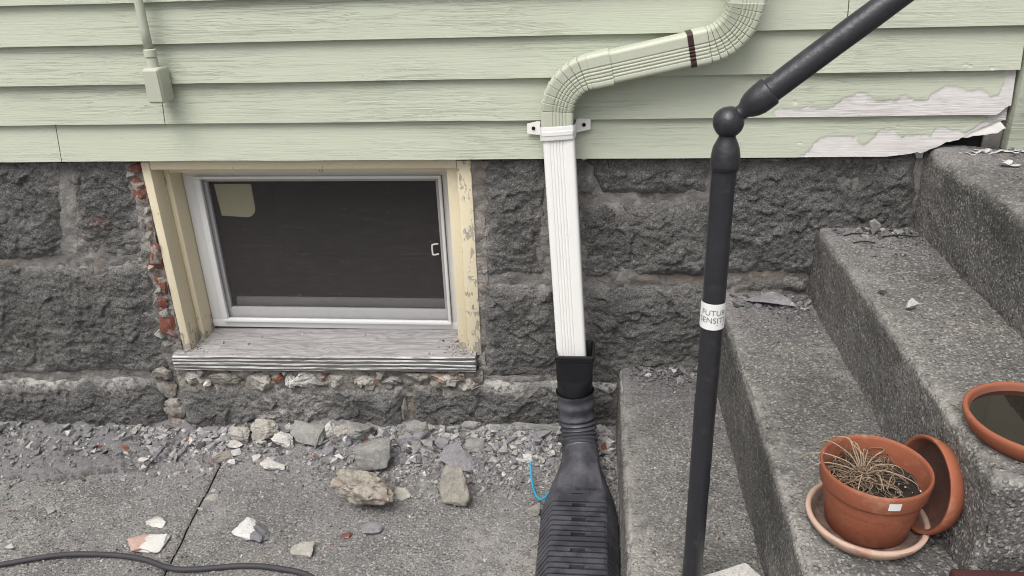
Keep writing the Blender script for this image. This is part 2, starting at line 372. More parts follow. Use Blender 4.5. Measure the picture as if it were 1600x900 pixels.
def mat_wood():
    t = NT('weathered_wood'); o = t.pos
    warp = t.mapv(o, (1, 4, 16), rot=(.45, 0, 0))
    g = t.noise(warp, 9, 6, .6, .9); rings = t.math('SINE', t.math('ADD', t.math('MULTIPLY', t.noise(t.mapv(o, (.9, 5, 4)), 3.0, 3, .5, .6), 70), 0))
    rr = t.ramp(rings, [(.0, 0), (.75, 1)])
    col = t.mix(g, (.175, .165, .168), (.40, .385, .385)); col = t.mix(t.math('MULTIPLY', rr, .32), col, (.12, .112, .115))
    col = t.mix(t.ramp(t.noise(t.mapv(o, (3, 30, 60)), 8, 4), [(.5, 0), (.72, .5)]), col, (.50, .49, .48))
    f = t.attr('front')
    z = t.sep(o)[2]; lay = t.math('ADD', t.math('MULTIPLY', t.math('SUBTRACT', z, t.math('MULTIPLY', t.sep(o)[0], .017)), 520), t.math('MULTIPLY', t.noise(t.mapv(o, (1.2, 3, 10)), 3, 3, .5), 9))
    ls = t.ramp(t.math('SINE', lay), [(.10, 0), (.34, 1)])
    chip = t.ramp(t.noise(t.mapv(o, (1, 1, 6)), 14, 5), [(.36, 0), (.5, 1)])
    fc = t.mix(t.math('MULTIPLY', ls, t.math('ADD', t.math('MULTIPLY', chip, .7), .3)), (.12, .115, .11), (.62, .61, .59)); col = t.mix(f, col, fc)
    h = t.math('ADD', t.math('MULTIPLY', g, 1.0), t.math('MULTIPLY', rr, -.5)); h = t.math('ADD', h, t.math('MULTIPLY', t.math('MULTIPLY', ls, f), .35))
    t.b.inputs['Specular IOR Level'].default_value = .12
    return t.done(col, .95, t.bump(h, .0018, .8))
def mat_cream():
    t = NT('cream_paint'); o = t.pos
    col = t.mix(t.noise(o, 9, 4), (.66, .585, .41), (.72, .65, .48))
    col = t.mix(t.ramp(t.noise(t.mapv(o, (1, 1, .5)), 45, 5, .7), [(.66, 0), (.70, .7)]), col, (.20, .17, .12))
    z = t.sep(o)[2]; x = t.sep(o)[0]
    low = t.ramp(z, [(.27, 1), (.40, 0)]); right = t.ramp(t.math('ADD', x, 1.0), [(.60, 0), (.66, 1)])
    m = t.math('MAXIMUM', t.math('MULTIPLY', low, .9), t.math('MULTIPLY', right, .62))
    p = t.ramp(t.math('ADD', t.noise(t.mapv(o, (2.2, 2, 1)), 24, 6, .7), t.math('MULTIPLY', m, .26)), [(.70, 0), (.715, 1)])
    bare = t.mix(t.noise(t.mapv(o, (12, 12, 1)), 30, 4), (.23, .19, .14), (.56, .53, .47)); col = t.mix(p, col, bare)
    n = t.bump(t.math('SUBTRACT', t.noise(o, 130, 4), t.math('MULTIPLY', p, 1.0)), .0012, .8)
    return t.done(col, .6, n)
def mat_terracotta(name='terracotta', pale=0):
    t = NT(name); o = t.oc
    col = t.mix(t.noise(o, 14, 5), (.24, .074, .040), (.325, .112, .060))
    col = t.mix(t.ramp(t.noise(t.mapv(o, loc=(2, 4, 1)), 18, 6, .7), [(.54, 0), (.74, .55)]), col, (.47, .27, .19))
    col = t.mix(t.ramp(t.noise(o, 90, 4), [(.66, 0), (.72, .4)]), col, (.14, .05, .035))
    if pale: col = t.mix(t.ramp(t.noise(o, 22, 4), [(.28, .4), (.45, .95)]), col, (.47, .335, .265))
    col = t.mix(t.math('MULTIPLY', t.attr('grime'), t.ramp(t.noise(o, 30, 5, .7), [(.25, .45), (.6, .95)])), col, (.075, .052, .046))
    return t.done(col, .78, t.bump(t.noise(o, 220, 4), .0008, .6))
def mat_attrcol(name, rough=.9):
    t = NT(name); o = t.pos
    col = t.mix(t.ramp(t.noise(o, 160, 4), [(.35, .4), (.6, 0)]), t.attr('tone', 'Color'), (.06, .058, .058))
    return t.done(col, rough, t.bump(t.noise(o, 260, 4), .002, .8))
M['siding'] = mat_siding(); M['stone'] = mat_stone(); M['mortar'] = mat_mortar(); M['infill'] = mat_infill()
M['step'] = mat_concrete('step_concrete', (1.0, .965, .92), lo=.13, hi=.275); M['slab'] = mat_concrete('pavement_concrete', (1, .97, .93), lo=.18, hi=.305)
M['wood'] = mat_wood(); M['cream'] = mat_cream(); M['clay'] = mat_terracotta(); M['clay_pale'] = mat_terracotta('chalky_terracotta', 1)
M['white_metal'] = mat_plain('white_enamel', (.70, .70, .70), .38, 300, .0002, .04, dirt=(30, .64, .4, (.42, .40, .38)))
M['downspout_white'] = mat_plain('white_downspout_enamel', (.76, .755, .73), .4, 200, .0003, .03, dirt=(22, .62, .35, (.55, .52, .46)))
M['grey_sash'] = mat_plain('grey_aluminium', (.36, .355, .36), .45, 300, .0002, .08, dirt=(40, .6, .4, (.24, .23, .22)))
M['green_metal'] = mat_plain('sage_downspout_paint', (.49, .512, .415), .45, 150, .0005, .05, dirt=(26, .6, .35, (.38, .39, .30)))
M['conduit'] = mat_plain('sage_conduit_paint', (.455, .472, .385), .5, 150, .0004, .05, dirt=(40, .62, .4, (.32, .33, .26)))
M['brown'] = mat_plain('brown_band', (.045, .025, .022), .45, 200, .0005, .2)
M['black_plastic'] = mat_plain('black_plastic', (.036, .036, .043), .42, 180, .0005, .2, .5, dirt=(14, .44, .5, (.10, .098, .112)))
M['black_dark'] = mat_plain('black_plastic_cup', (.012, .012, .014), .4, 180, .0004, .2, .4, dirt=(18, .6, .3, (.06, .06, .06)))
M['void'] = mat_plain('dark_void', (.008, .008, .008), .9)
M['iron'] = mat_plain('black_painted_iron', (.021, .021, .026), 0.38, 75, .0016, .3, .5, dirt=(28, .56, .4, (.075, .066, .066)))
M['sticker'] = mat_plain('white_sticker', (.78, .78, .77), .45, None, 0, .02); M['ink'] = mat_plain('grey_ink', (.20, .20, .21), .6)
M['cable'] = mat_plain('black_rubber', (.045, .043, .048), .6, 300, .0005, .2); M['blue'] = mat_plain('blue_wire', (.03, .27, .42), .4)
M['soil'] = mat_plain('potting_soil', (.028, .022, .018), .95, 220, .006, .4); M['perlite'] = mat_plain('perlite', (.6, .59, .56), .9)
M['straw'] = mat_plain('dried_stems', (.33, .245, .165), .8, 300, .0005, .35)
M['redboard'] = mat_plain('dark_red_paint', (.055, .020, .020), .6, 90, .0012, .25)
M['brick'] = mat_rock('red_brick', (.13, .052, .040), (.23, .092, .068), (.30, .265, .24), .54)
M['pinkmortar'] = mat_rock('pink_mortar', (.30, .24, .20), (.42, .33, .27), (.36, .20, .15), .56)
M['white'] = mat_rock('white_mortar', (.40, .385, .36), (.60, .585, .55)); M['pale'] = mat_rock('beige_mortar', (.27, .255, .23), (.42, .395, .35))
M['grey'] = mat_rock('grey_stone', (.19, .186, .178), (.31, .302, .285)); M['slate'] = mat_rock('bluish_stone', (.165, .161, .172), (.28, .27, .283), (.45, .43, .41), .66)
M['olive'] = mat_rock('olive_stone', (.17, .16, .14), (.30, .28, .245)); M['conglomerate'] = mat_rock('conglomerate', (.20, .18, .155), (.37, .335, .285), (.30, .20, .165), .60)
M['twotone'] = mat_rock('two_tone_chip', (.5, .49, .47), (.62, .61, .6), (.17, .165, .18), spl=True); M['pinkwhite'] = mat_rock('pink_white_flake', (.42, .28, .235), (.5, .36, .31), (.58, .565, .54), spl=True)
M['debris'] = mat_attrcol('debris'); M['paint_chip'] = mat_plain('paint_flake', (.50, .49, .47), .7, 150, .001, .1, dirt=(40, .58, .5, (.34, .35, .28)))
M['dust_dark'] = mat_plain('dark_earth', (.06, .058, .058), .95, 90, .004, .3)
def mat_pane():
    t = NT('dusty_screened_glass'); o = t.pos
    sm = t.ramp(t.noise(t.mapv(o, (2, 1, 30)), 8, 4, .7), [(.52, 0), (.68, .8)]); sp = t.ramp(t.noise(o, 110, 2), [(.67, 0), (.70, .9)])
    col = t.mix(t.math('MAXIMUM', t.math('MULTIPLY', sm, .35), sp), (.088, .081, .080), (.30, .29, .28))
    t.done(col, .22); t.b.inputs['Specular IOR Level'].default_value = .35
    tr = t.n.new('ShaderNodeBsdfTransparent'); mx = t.n.new('ShaderNodeMixShader'); mx.inputs[0].default_value = .30
    t.lk(tr.outputs[0], mx.inputs[1]); t.lk(t.b.outputs[0], mx.inputs[2]); t.lk(mx.outputs[0], t.n['Material Output'].inputs[0]); return t.m
M['pane'] = mat_pane()
def mat_water():
    t = NT('dirty_water'); t.b.inputs['Specular IOR Level'].default_value = .5
    return t.done((.018, .013, .010), .03, t.bump(t.noise(t.pos, 12, 2), .0006, .3))
M['water'] = mat_water(); M['cream_card'] = mat_plain('cream_card', (.82, .78, .52), .7, None, 0, .06)

# ------------------------------------------------------------------ setting: pavement
def ground_z(x, y):
    x = np.asarray(x, float); y = np.asarray(y, float)
    tilt = .022 * np.clip(x, -2.5, 0); A = .028 + .027 * sstep(-1.25, -1.05, x)
    z = tilt + A * np.exp(-(np.maximum(-y, 0) / .10) ** 1.3)
    return z
STRIP = [(-4, -.25), (-1.746, -.243), (-1.58, -.247), (-1.432, -.226), (-1.334, -.203), (-1.27, -.144), (-1.256, -.076), (-1.242, -.02), (-1.2, .1), (-4, .1)]
def joint_x(y): return -1.086 + (-.239 - y) * .107 + .0012 * np.sin(y * 60) + .0015 * np.sin(y * 23 + 1)
def grow(a, b, step, factor=1.35):
    out = []; p = a; s = step; d = 1 if b > a else -1
    while (b - p) * d > 0: p += d * s; s *= factor; out.append(p)
    return out
ys = np.array(sorted(list(np.arange(-.98, .021, .0045)) + grow(-.98, -14, .01)))
def slab(name, xs, side):
    X, Yv = np.meshgrid(xs, ys, indexing='ij'); X = X.ravel(); Yv = Yv.ravel(); jx = joint_x(np.clip(Yv, -1.2, 0))
    if side < 0: X = np.where(X > -1.2, -1.2 + (X + 1.2) * (jx - .0022 + 1.2) / .12, X)
    else: X = np.where(X < -.95, jx + .0022 + (X + 1.08) * (-.95 - jx - .0022) / .13, X)
    P = np.stack([X, Yv, np.zeros_like(X)], 1); z = ground_z(X, Yv)
    near = sstep(-2.2, -1.0, Yv)
    z = z + near * (.004 * fbm(P * 9, 3, 4) + .0022 * fbm(P * 45, 8, 3))
    f1, f2, cid, _ = worley(P * 60, 5); rub = np.exp(np.minimum(Yv, 0) / .16) * (.35 + .65 * (fbm(P * 5, 44, 3) > -.15)); z = z + near * rub * .010 * (.6 - f1) * cid
    jx1 = .022 * fbm(P * 20, 21, 4) + .010 * fbm(P * 85, 27, 2); jy1 = .022 * fbm(P * 20, 22, 4) + .010 * fbm(P * 85, 28, 2); strip = in_poly(X + jx1, Yv + jy1, STRIP)
    fs1, fs2, sid, _ = worley(P * np.array([22, 34, 1.]) + fbm(P * 14, 7, 2)[:, None] * .5, 15)
    z = z + np.where(strip, .015 + .009 * fbm(P * 16, 31, 4) + .011 * (sid - .5) + .004 * fbm(P * 60, 36, 2), 0)
    e = np.minimum(np.abs(X - jx), .05); z = z - near * .006 * np.exp(-e / .006)
    dust = np.clip(np.exp(np.minimum(Yv + .03, 0) / .15) * 1.25 + .30 * fbm(P * 6, 12, 3), 0, 1) * sstep(-2.2, -1.4, X) + strip * .55
    dust = np.clip(dust, 0, 1)
    rim = in_poly(X + jx1, Yv + .007 + jy1, STRIP) & ~strip & (fbm(P * 18, 29, 2) > -.2); stain = np.exp(-e / .006) * .6 * near + .30 * strip * np.clip(sid * 1.3, 0, 1) + .85 * rim; dust = np.maximum(dust, strip * .9)
    wear = np.clip(fbm(P * 4, 71, 3) * .8, 0, 1)
    V = np.stack([X, Yv, z], 1)
    o = mk(name, V, grid_faces(len(xs), len(ys)), M['slab'], pav, attrs={'dust': dust, 'stain': stain, 'wear': wear})
    o['label'] = {-1: 'concrete slab left of the joint', 1: 'concrete slab right of the joint'}[side]
    return o
pav = bpy.data.objects.new('pavement', None); C.objects.link(pav); BASE['pavement'] = np.zeros(3); tag(pav, 'grey concrete pavement strewn with rubble along the foundation', 'pavement', kind='structure')
xl = np.array(sorted(list(np.arange(-2.05, -1.2, .0045)) + list(np.linspace(-1.2, -1.08, 28)) + grow(-2.05, -14, .01)))
xr = np.array(sorted(list(np.linspace(-1.08, -.95, 30)) + list(np.arange(-.9455, .09, .0045)) + grow(.088, 14, .02)))
slab('slab', xl, -1); slab('slab', xr, 1)
gx = np.linspace(-60, 60, 13); GX, GY = np.meshgrid(gx, gx, indexing='ij')
tag(mk('ground', np.stack([GX.ravel(), GY.ravel() - 10, np.full(GX.size, -.085)], 1), grid_faces(13, 13), M['dust_dark']), 'dark earth under and around the concrete', 'ground', kind='structure')

# ------------------------------------------------------------------ house: clapboards above the foundation
house = empty('house', (0, .05, .86), 'pale sage green clapboard house wall with peeling paint low on the right', 'building')
ROWS = [.8592, .9576, 1.0604, 1.1586, 1.2575] + [1.2575 + .1016 * k for k in range(1, 17)]
PEEL2 = [(0.426, 0.969), (0.436, 0.981), (0.448, 0.975), (0.504, 0.979), (0.543, 0.977), (0.571, 0.987), (0.582, 1.002), (0.623, 1.012), (0.659, 0.991), (0.701, 0.992), (0.723, 1.006), (0.743, 0.991), (0.774, 0.991), (0.785, 1.008), (0.811, 1.023), (0.839, 1.022), (0.858, 1.015), (0.894, 1.014), (0.917, 1.002), (0.93, 0.998), (0.935, 1.018), (0.94, 1.08), (0.99, 1.08), (1.01, 0.90), (0.429, 0.90)]
PEEL1 = [(0.516, 0.878), (0.536, 0.9), (0.56, 0.909), (0.624, 0.907), (0.639, 0.886), (0.66, 0.896), (0.678, 0.922), (0.712, 0.923), (0.728, 0.903), (0.756, 0.91), (0.795, 0.907), (0.807, 0.925), (0.842, 0.923), (0.877, 0.915), (0.913, 0.938), (0.93, 0.962), (1.003, 0.971), (1.034, 0.80), (0.521, 0.80)]
BRK = [(.70, .8592), (.776, .868), (.807, .879), (.834, .891), (.862, .896), (.883, .910), (.913, .925), (.934, .936), (.956, .942)]
SEAMS = {0: [-1.431], 1: [-1.117], 2: [.95 - 3], 3: [.566], 4: [-.35], 5: [-1.6, .9]}
CORNER = .962
def clapboard(k, x0, x1):
    zb, zt = ROWS[k], ROWS[k + 1] + .02
    vis = k < 5
    xs = np.arange(x0, x1, .05) if not vis else np.concatenate([np.arange(x0, min(x1, .40), .025), np.arange(max(x0, .40), x1, .003)])
    xs = np.append(xs[xs < x1 - 1e-4], x1); nz = 36 if vis else 6
    t = np.linspace(0, 1, nz); X, T = np.meshgrid(xs, t, indexing='ij'); X = X.ravel(); T = T.ravel()
    wob = .0010 * fbm(np.stack([X * 5, np.full_like(X, k * 3.1), X * 0], 1), 4, 2)
    low = zb + wob
    if k == 0: low = np.where(X > .70, np.interp(X, [b[0] for b in BRK], [b[1] for b in BRK]) + .004 * fbm(np.stack([X * 60, X * 0, X * 0], 1), 9, 3) * (X > .76), low)
    if k == 1: low = np.where(X > .93, low + .02 * sstep(.93, .96, X), low)
    Z = low + (zt - low) * T
    fr = (Z - zb) / (zt - zb); Y = -.030 + .019 * fr - .003 * fbm(np.stack([X * 2, np.full_like(X, k), X * 0], 1), 6, 2)
    peel = np.zeros_like(X)
    if k in (0, 1):
        nx = .006 * fbm(np.stack([X, Z, Z * 0], 1) * 70, 14, 3); nz_ = .006 * fbm(np.stack([X, Z, Z * 0], 1) * 70, 19, 3)
        peel = in_poly(X + nx, Z + nz_, PEEL1 if k == 0 else PEEL2).astype(float)
        peel = np.maximum(peel, (fbm(np.stack([X, Z * 2.2, Z * 0], 1) * 34, 90 + k, 3) > .40 - .1 * (X > .6)) * (X > .44) * (fr < .30))
    if k == 2: peel = ((fbm(np.stack([X, Z * 2.5, Z * 0], 1) * 26, 23, 3) > .30 + 2.4 * fr) & (X > .72)).astype(float)
    curl = np.zeros_like(X)
    Y = Y + .0016 * peel
    V = np.stack([X, Y, Z], 1); n = len(V); nu = len(xs); F = [grid_faces(nu, nz)]
    # butt edge under the board and a short return
    b = np.arange(nu) * nz; B1 = V[b] + np.array([0, .0135, 0.0005]); Vb = np.concatenate([V, V[b], B1]); pe = np.concatenate([peel, peel[b], peel[b]])
    i = np.arange(nu - 1); F.append(np.stack([n + i, n + nu + i, n + nu + i + 1, n + i + 1], 1))
    # end faces
    m = len(Vb); e0 = V[:nz] ; e1 = V[-nz:]; bk = np.array([0, .011, 0])
    Vb = np.concatenate([Vb, e0, e0 + bk, e1, e1 + bk]); pe = np.concatenate([pe, np.zeros(4 * nz)]); j = np.arange(nz - 1)
    F.append(np.stack([m + j, m + nz + j, m + nz + j + 1, m + j + 1], 1)[:, ::-1]); F.append(np.stack([m + 2 * nz + j, m + 3 * nz + j, m + 3 * nz + j + 1, m + 2 * nz + j + 1], 1))
    return mk('clapboard', Vb, F, M['siding'], house, attrs={'peel': pe}, sharp=40)
for k in range(len(ROWS) - 1):
    cuts = [-4.0] + sorted(c for c in SEAMS.get(k, [(-2.3 + (k * 1.37) % 3.0)]) if -4 < c < CORNER) + [CORNER]
    for a, b in zip(cuts[:-1], cuts[1:]):
        clapboard(k, a + (.0012 if a > -4 else 0), b - (.0012 if b < CORNER else 0))
bevel_box('corner_board', (CORNER + .006, CORNER + .11, -.036, .03, .872, 2.95), M['siding'], house, .003)
bevel_box('wall_panel', (CORNER + .1115, 3.2, -.026, .03, .872, 2.95), M['siding'], house, .003)
V, F = box(-4, 3.19, .004, .2, .8622, 2.95); mk('sheathing', V, F, M['void'], house, smooth=False)
# curled flap of loose paint where the lowest board has rotted
u, v = np.meshgrid(np.linspace(0, 1, 24), np.linspace(0, 1, 14), indexing='ij'); u = u.ravel(); v = v.ravel()
fx = .862 + u * .078 + .010 * v; fz = np.interp(fx, [b[0] for b in BRK], [b[1] for b in BRK]) + .010 - v * (.008 + .024 * u) * (1 - .35 * sstep(.75, 1, u)); fy = -.0345 - .010 * v * v * u + .004 * np.sin(v * 5) * u
fz = fz + .002 * fbm(np.stack([fx, fz, fx * 0], 1) * 90, 5, 2)
mk('paint_flap', np.stack([fx, fy, fz], 1), grid_faces(24, 14), M['paint_chip'], house)
bevel_box('lead_flashing', (.925, CORNER + .004, -.008, .003, .872, .958), M['mortar'], house, .003)

# ------------------------------------------------------------------ stone foundation
found = empty('stone_foundation', (-.5, .05, -.05), 'dark rough granite block foundation wall with smeared mortar joints', 'wall')
ST = {'A': [(-1.85, .551), (-1.529, .569), (-1.466, .856), (-1.80, .857)], 'B': [(-1.479, .574), (-1.285, .571), (-1.25, .856), (-1.438, .856)],
      'C': [(-1.984, .164), (-1.292, .2), (-1.271, .552), (-1.855, .535)], 'G': [(-.296, .521), (-.137, .53), (-.139, .856), (-.286, .856)],
      'H': [(-.317, .197), (-.087, .203), (-.106, .5), (-.298, .49)], 'I': [(-.123, .53), (-.042, .531), (-.042, .856), (-.127, .856)],
      'J': [(.024, .758), (.284, .758), (.278, .852), (-.026, .852)], 'K': [(-.033, .524), (.3, .527), (.29, .735), (-.037, .732)],
      'L': [(-.022, .162), (.354, .172), (.327, .501), (-.029, .489)], 'M': [(.321, .535), (.829, .54), (.775, .850), (.298, .846)],
      'N': [(.345, .482), (.57, .485), (.565, .522), (.342, .52)], 'Z1': [(-2.6, .53), (-1.90, .545), (-1.85, .856), (-2.6, .856)],
      'Z2': [(-2.7, .15), (-2.03, .16), (-1.90, .52), (-2.7, .52)], 'Z3': [(-3.5, .15), (-2.73, .15), (-2.73, .52), (-3.5, .52)], 'Z4': [(-3.5, .53), (-2.63, .53), (-2.63, .856), (-3.5, .856)],
      'Y': [(.38, .19), (.9, .19), (.9, .47), (.38, .47)]}
BS = {'D': [(-2.047, -.09), (-1.35, -.06), (-1.322, .162), (-1.974, .137)], 'E': [(-1.29, -.06), (-.568, -.03), (-.559, .165), (-1.246, .150)],
      'F': [(-.552, -.03), (.085, -.02), (.072, .200), (-.535, .172)], 'X': [(-2.9, -.12), (-2.08, -.11), (-2.0, .135), (-2.9, .13)], 'X2': [(-3.6, -.12), (-2.93, -.12), (-2.93, .13), (-3.6, .13)]}
def block(key, q, y0, bulge, res=.0042, seed=0):
    q = np.array(q, float) + np.array([(-.003, -.003), (.003, -.003), (.003, .003), (-.003, .003)]); W_ = max(q[1, 0] - q[0, 0], q[2, 0] - q[3, 0]); H_ = max(q[3, 1] - q[0, 1], q[2, 1] - q[1, 1])
    if key[0] in 'XYZ': res = .012
    nu, nv = int(W_ / res) + 2, int(H_ / res) + 2
    u, v = np.meshgrid(np.linspace(0, 1, nu), np.linspace(0, 1, nv), indexing='ij'); u = u.ravel(); v = v.ravel()
    P2 = ((1 - u) * (1 - v))[:, None] * q[0] + (u * (1 - v))[:, None] * q[1] + (u * v)[:, None] * q[2] + ((1 - u) * v)[:, None] * q[3]
    P = np.stack([P2[:, 0], np.full(len(u), seed * 1.7), P2[:, 1]], 1)
    ed = np.minimum(np.minimum(u, 1 - u) * W_, np.minimum(v, 1 - v) * H_)
    wob = np.stack([fbm(P * 14, seed, 3), fbm(P * 14 + 5, seed + 9, 3)], 1) * .011 * np.exp(-ed / .05)[:, None]
    P2 = P2 + wob
    ed2 = np.maximum(0, ed + .006 * fbm(P * 40, seed + 3, 3))
    prof = 1 - np.exp(-ed2 / .016)
    warp = P + .03 * np.stack([fbm(P * 12, 61, 2), fbm(P * 12, 62, 2), fbm(P * 12, 63, 2)], 1)
    f1, f2, cid, tx = worley(warp * np.array([17, 17, 22.]), seed + 50); g1, g2, gid, gx_ = worley(warp * np.array([48, 48, 62.]), seed + 80)
    ang = cid * 6.28; facet = (tx[:, 0] * np.cos(ang) + tx[:, 2] * np.sin(ang)) * .009 + (cid - .5) * .006
    ag = gid * 6.28; facet2 = (gx_[:, 0] * np.cos(ag) + gx_[:, 2] * np.sin(ag)) * .0045 + (gid - .5) * .0034
    h = bulge * prof + prof * (.018 * fbm(P * 5, seed, 3) + facet * .8 + facet2 * .8 + .004 * fbm(P * 28, seed + 20, 4) + .0042 * fbm(P * np.array([85, 85, 110.]), seed + 30, 3) - .002)
    Y = y0 + .012 - h
    V = np.stack([P2[:, 0], Y, P2[:, 1]], 1); n = len(V); F = [grid_faces(nu, nv)]
    ring = np.concatenate([np.arange(nu) * nv, (nu - 1) * nv + np.arange(1, nv), np.arange(nu - 2, -1, -1) * nv + nv - 1, np.arange(nv - 2, 0, -1)])
    back = V[ring].copy(); back[:, 1] = .09; m = len(ring); j = np.arange(m); jn = (j + 1) % m
    F.append(np.stack([ring[j], n + j, n + jn, ring[jn]], 1)); V = np.concatenate([V, back])
    sm = np.exp(-ed / .018) * .75
    if key == 'E': sm = sm + 2.2 * np.exp(-((P2[:, 0] + .93) / .11) ** 2 - ((P2[:, 1] - .075) / .05) ** 2) + .45 * sstep(.125, .165, P2[:, 1])
    if key == 'D': sm = sm + .7 * sstep(.105, .14, P2[:, 1])
    if key == 'F': sm = sm + .6 * sstep(.13, .17, P2[:, 1])
    if key in 'JKLM': sm *= .55
    sm = sm * np.clip(.75 + 1.3 * fbm(P * 11, seed + 70, 3), 0, 1.2); sm = np.concatenate([sm, np.zeros(m)])
    return mk('stone', V, F, M['stone'], found, attrs={'smear': sm})
for i, (k, q) in enumerate(ST.items()): block(k, q, -.004, .020, seed=i + 1)
for i, (k, q) in enumerate(BS.items()): block(k, q, -.010, .024, seed=i + 40)
# mortar bed behind and between the stones, with the window opening left out
def mortar_sheet(x0, x1, z0, z1, y0, res, amp, seed, hole=None, name='mortar', mat='mortar'):
    xs = np.arange(x0, x1, res); zs = np.arange(z0, z1, res); X, Z = np.meshgrid(xs, zs, indexing='ij'); X = X.ravel(); Z = Z.ravel()
    P = np.stack([X, X * 0 + seed, Z], 1); f1, f2, cid, _ = worley(P * 45, seed)
    Y = y0 - amp * fbm(P * 13, seed, 4) - .004 * fbm(P * 60, seed + 4, 3) - amp * .5 * (cid - .5)
    F = grid_faces(len(xs), len(zs))
    if hole is not None:
        cx = X[F].mean(1); cz = Z[F].mean(1); F = F[~((cx > hole[0]) & (cx < hole[1]) & (cz > hole[2]) & (cz < hole[3]))]
    return mk(name, np.stack([X, Y, Z], 1), F, M[mat], found)
mortar_sheet(-2.05, .84, -.06, .852, .004, .006, .009, 3, hole=(-1.230, -.325, .20, .9))
mortar_sheet(-1.30, .09, -.06, .208, -.004, .006, .010, 8)
# brick and mortar infill down the left side of the window, and under the sill
def lump(name, mat, c, d, seed, par, sub=4, rot=(0, 0, 0), lumpy=0, planes=12, rough=.06):
    V, F = rock(seed, sub, planes, rough, .03, lumpy); V = V * np.array(d) / 2
    Rm = np.array(Matrix.Rotation(rot[2], 3, 'Z') @ Matrix.Rotation(rot[1], 3, 'Y') @ Matrix.Rotation(rot[0], 3, 'X')); V = V @ Rm.T + np.array(c)
    return mk(name, V, F, mat, par, sharp=32)
for i, (x, z, w, h) in enumerate([(-1.240, .834, .04, .035), (-1.242, .775, .046, .085), (-1.250, .572, .044, .10), (-1.250, .485, .040, .06), (-1.254, .365, .05, .11), (-1.256, .425, .03, .04)]):
    V, F = shard(200 + i, 12, 4); V = V * np.array([w, .04, h]) / 2; a_ = -.14; V = np.stack([V[:, 0] * math.cos(a_) - V[:, 2] * math.sin(a_), V[:, 1], V[:, 0] * math.sin(a_) + V[:, 2] * math.cos(a_)], 1)
    mk('brick_fragment', V + np.array((x, .004, z)), F, M['brick'], found, sharp=28)
for i, (x, z, w, h, m) in enumerate([(-1.0, .172, .10, .055, 'pale'), (-.94, .188, .05, .04, 'brick'), (-.86, .178, .10, .06, 'white'), (-.77, .180, .09, .05, 'pale'), (-.68, .18, .08, .05, 'pale'), (-.52, .195, .10, .045, 'olive'), (-.60, .185, .06, .04, 'grey'),
                                     (-.43, .19, .12, .05, 'pinkmortar'), (-1.12, .178, .14, .05, 'olive'), (-1.21, .18, .06, .05, 'pale'), (-.36, .18, .05, .05, 'pale'), (-.905, .175, .035, .05, 'white')]):
    lump('rubble_infill', M[m], (x, -.002, z), (w, .06, h), 260 + i, found, lumpy=.35)
mortar_sheet(-1.302, -1.2285, .262, .856, .003, .004, .013, 12, name='infill', mat='infill')
mortar_sheet(-1.262, -.318, .128, .226, -.010, .004, .016, 14, name='infill', mat='infill')
mortar_sheet(-.3215, -.292, .20, .856, .004, .004, .010, 16, name='infill', mat='infill')
r_ = np.random.default_rng(31)
for i in range(26):
    x = r_.uniform(-1.22, -.34); V, F = shard(600 + i, 11, 3); V = V * np.array([r_.uniform(.018, .05), .04, r_.uniform(.016, .034)]) / 2
    mk('rubble_infill', V + np.array((x, -.010 + r_.uniform(-.006, .006), .182 + .02 * (x + .79) + r_.normal(0, .014))), F, M[r_.choice(['mortar', 'pale', 'olive', 'grey', 'white', 'pinkmortar'])], found, sharp=28)
for i in range(16):
    z = .29 + i * .035; x = -1.262 + .018 * (z - .55) / .3 + r_.uniform(-.014, .016); V, F = shard(640 + i, 11, 3); V = V * np.array([r_.uniform(.016, .036), .04, r_.uniform(.018, .045)]) / 2
    mk('mortar_lump', V + np.array((x, .004, z)), F, M[r_.choice(['mortar', 'pale', 'grey', 'pinkmortar', 'olive'])], found, sharp=28)
for i, (x, z, w, h) in enumerate([(-1.305, .13, .06, .07), (-1.30, .06, .07, .08), (-1.315, .19, .07, .05), (-1.298, .0, .06, .06), (-.565, .08, .02, .12)]):
    lump('mortar_lump', M['infill'], (x, -.004, z), (w, .036, h), 290 + i, found, lumpy=.25)
for i, (x, z, w, h) in enumerate([(-.155, .052, .16, .032), (-.28, .045, .05, .025), (-.36, .05, .06, .025), (-.42, .035, .05, .03), (-.02, .80, .05, .09), (-.325, .25, .03, .06), (-.322, .215, .04, .05)]):
    lump('mortar_lump', M['mortar' if i > 3 else 'grey'], (x, -.036 if z < .1 else .004, z), (w, .022, h), 300 + i, found, lumpy=.3)

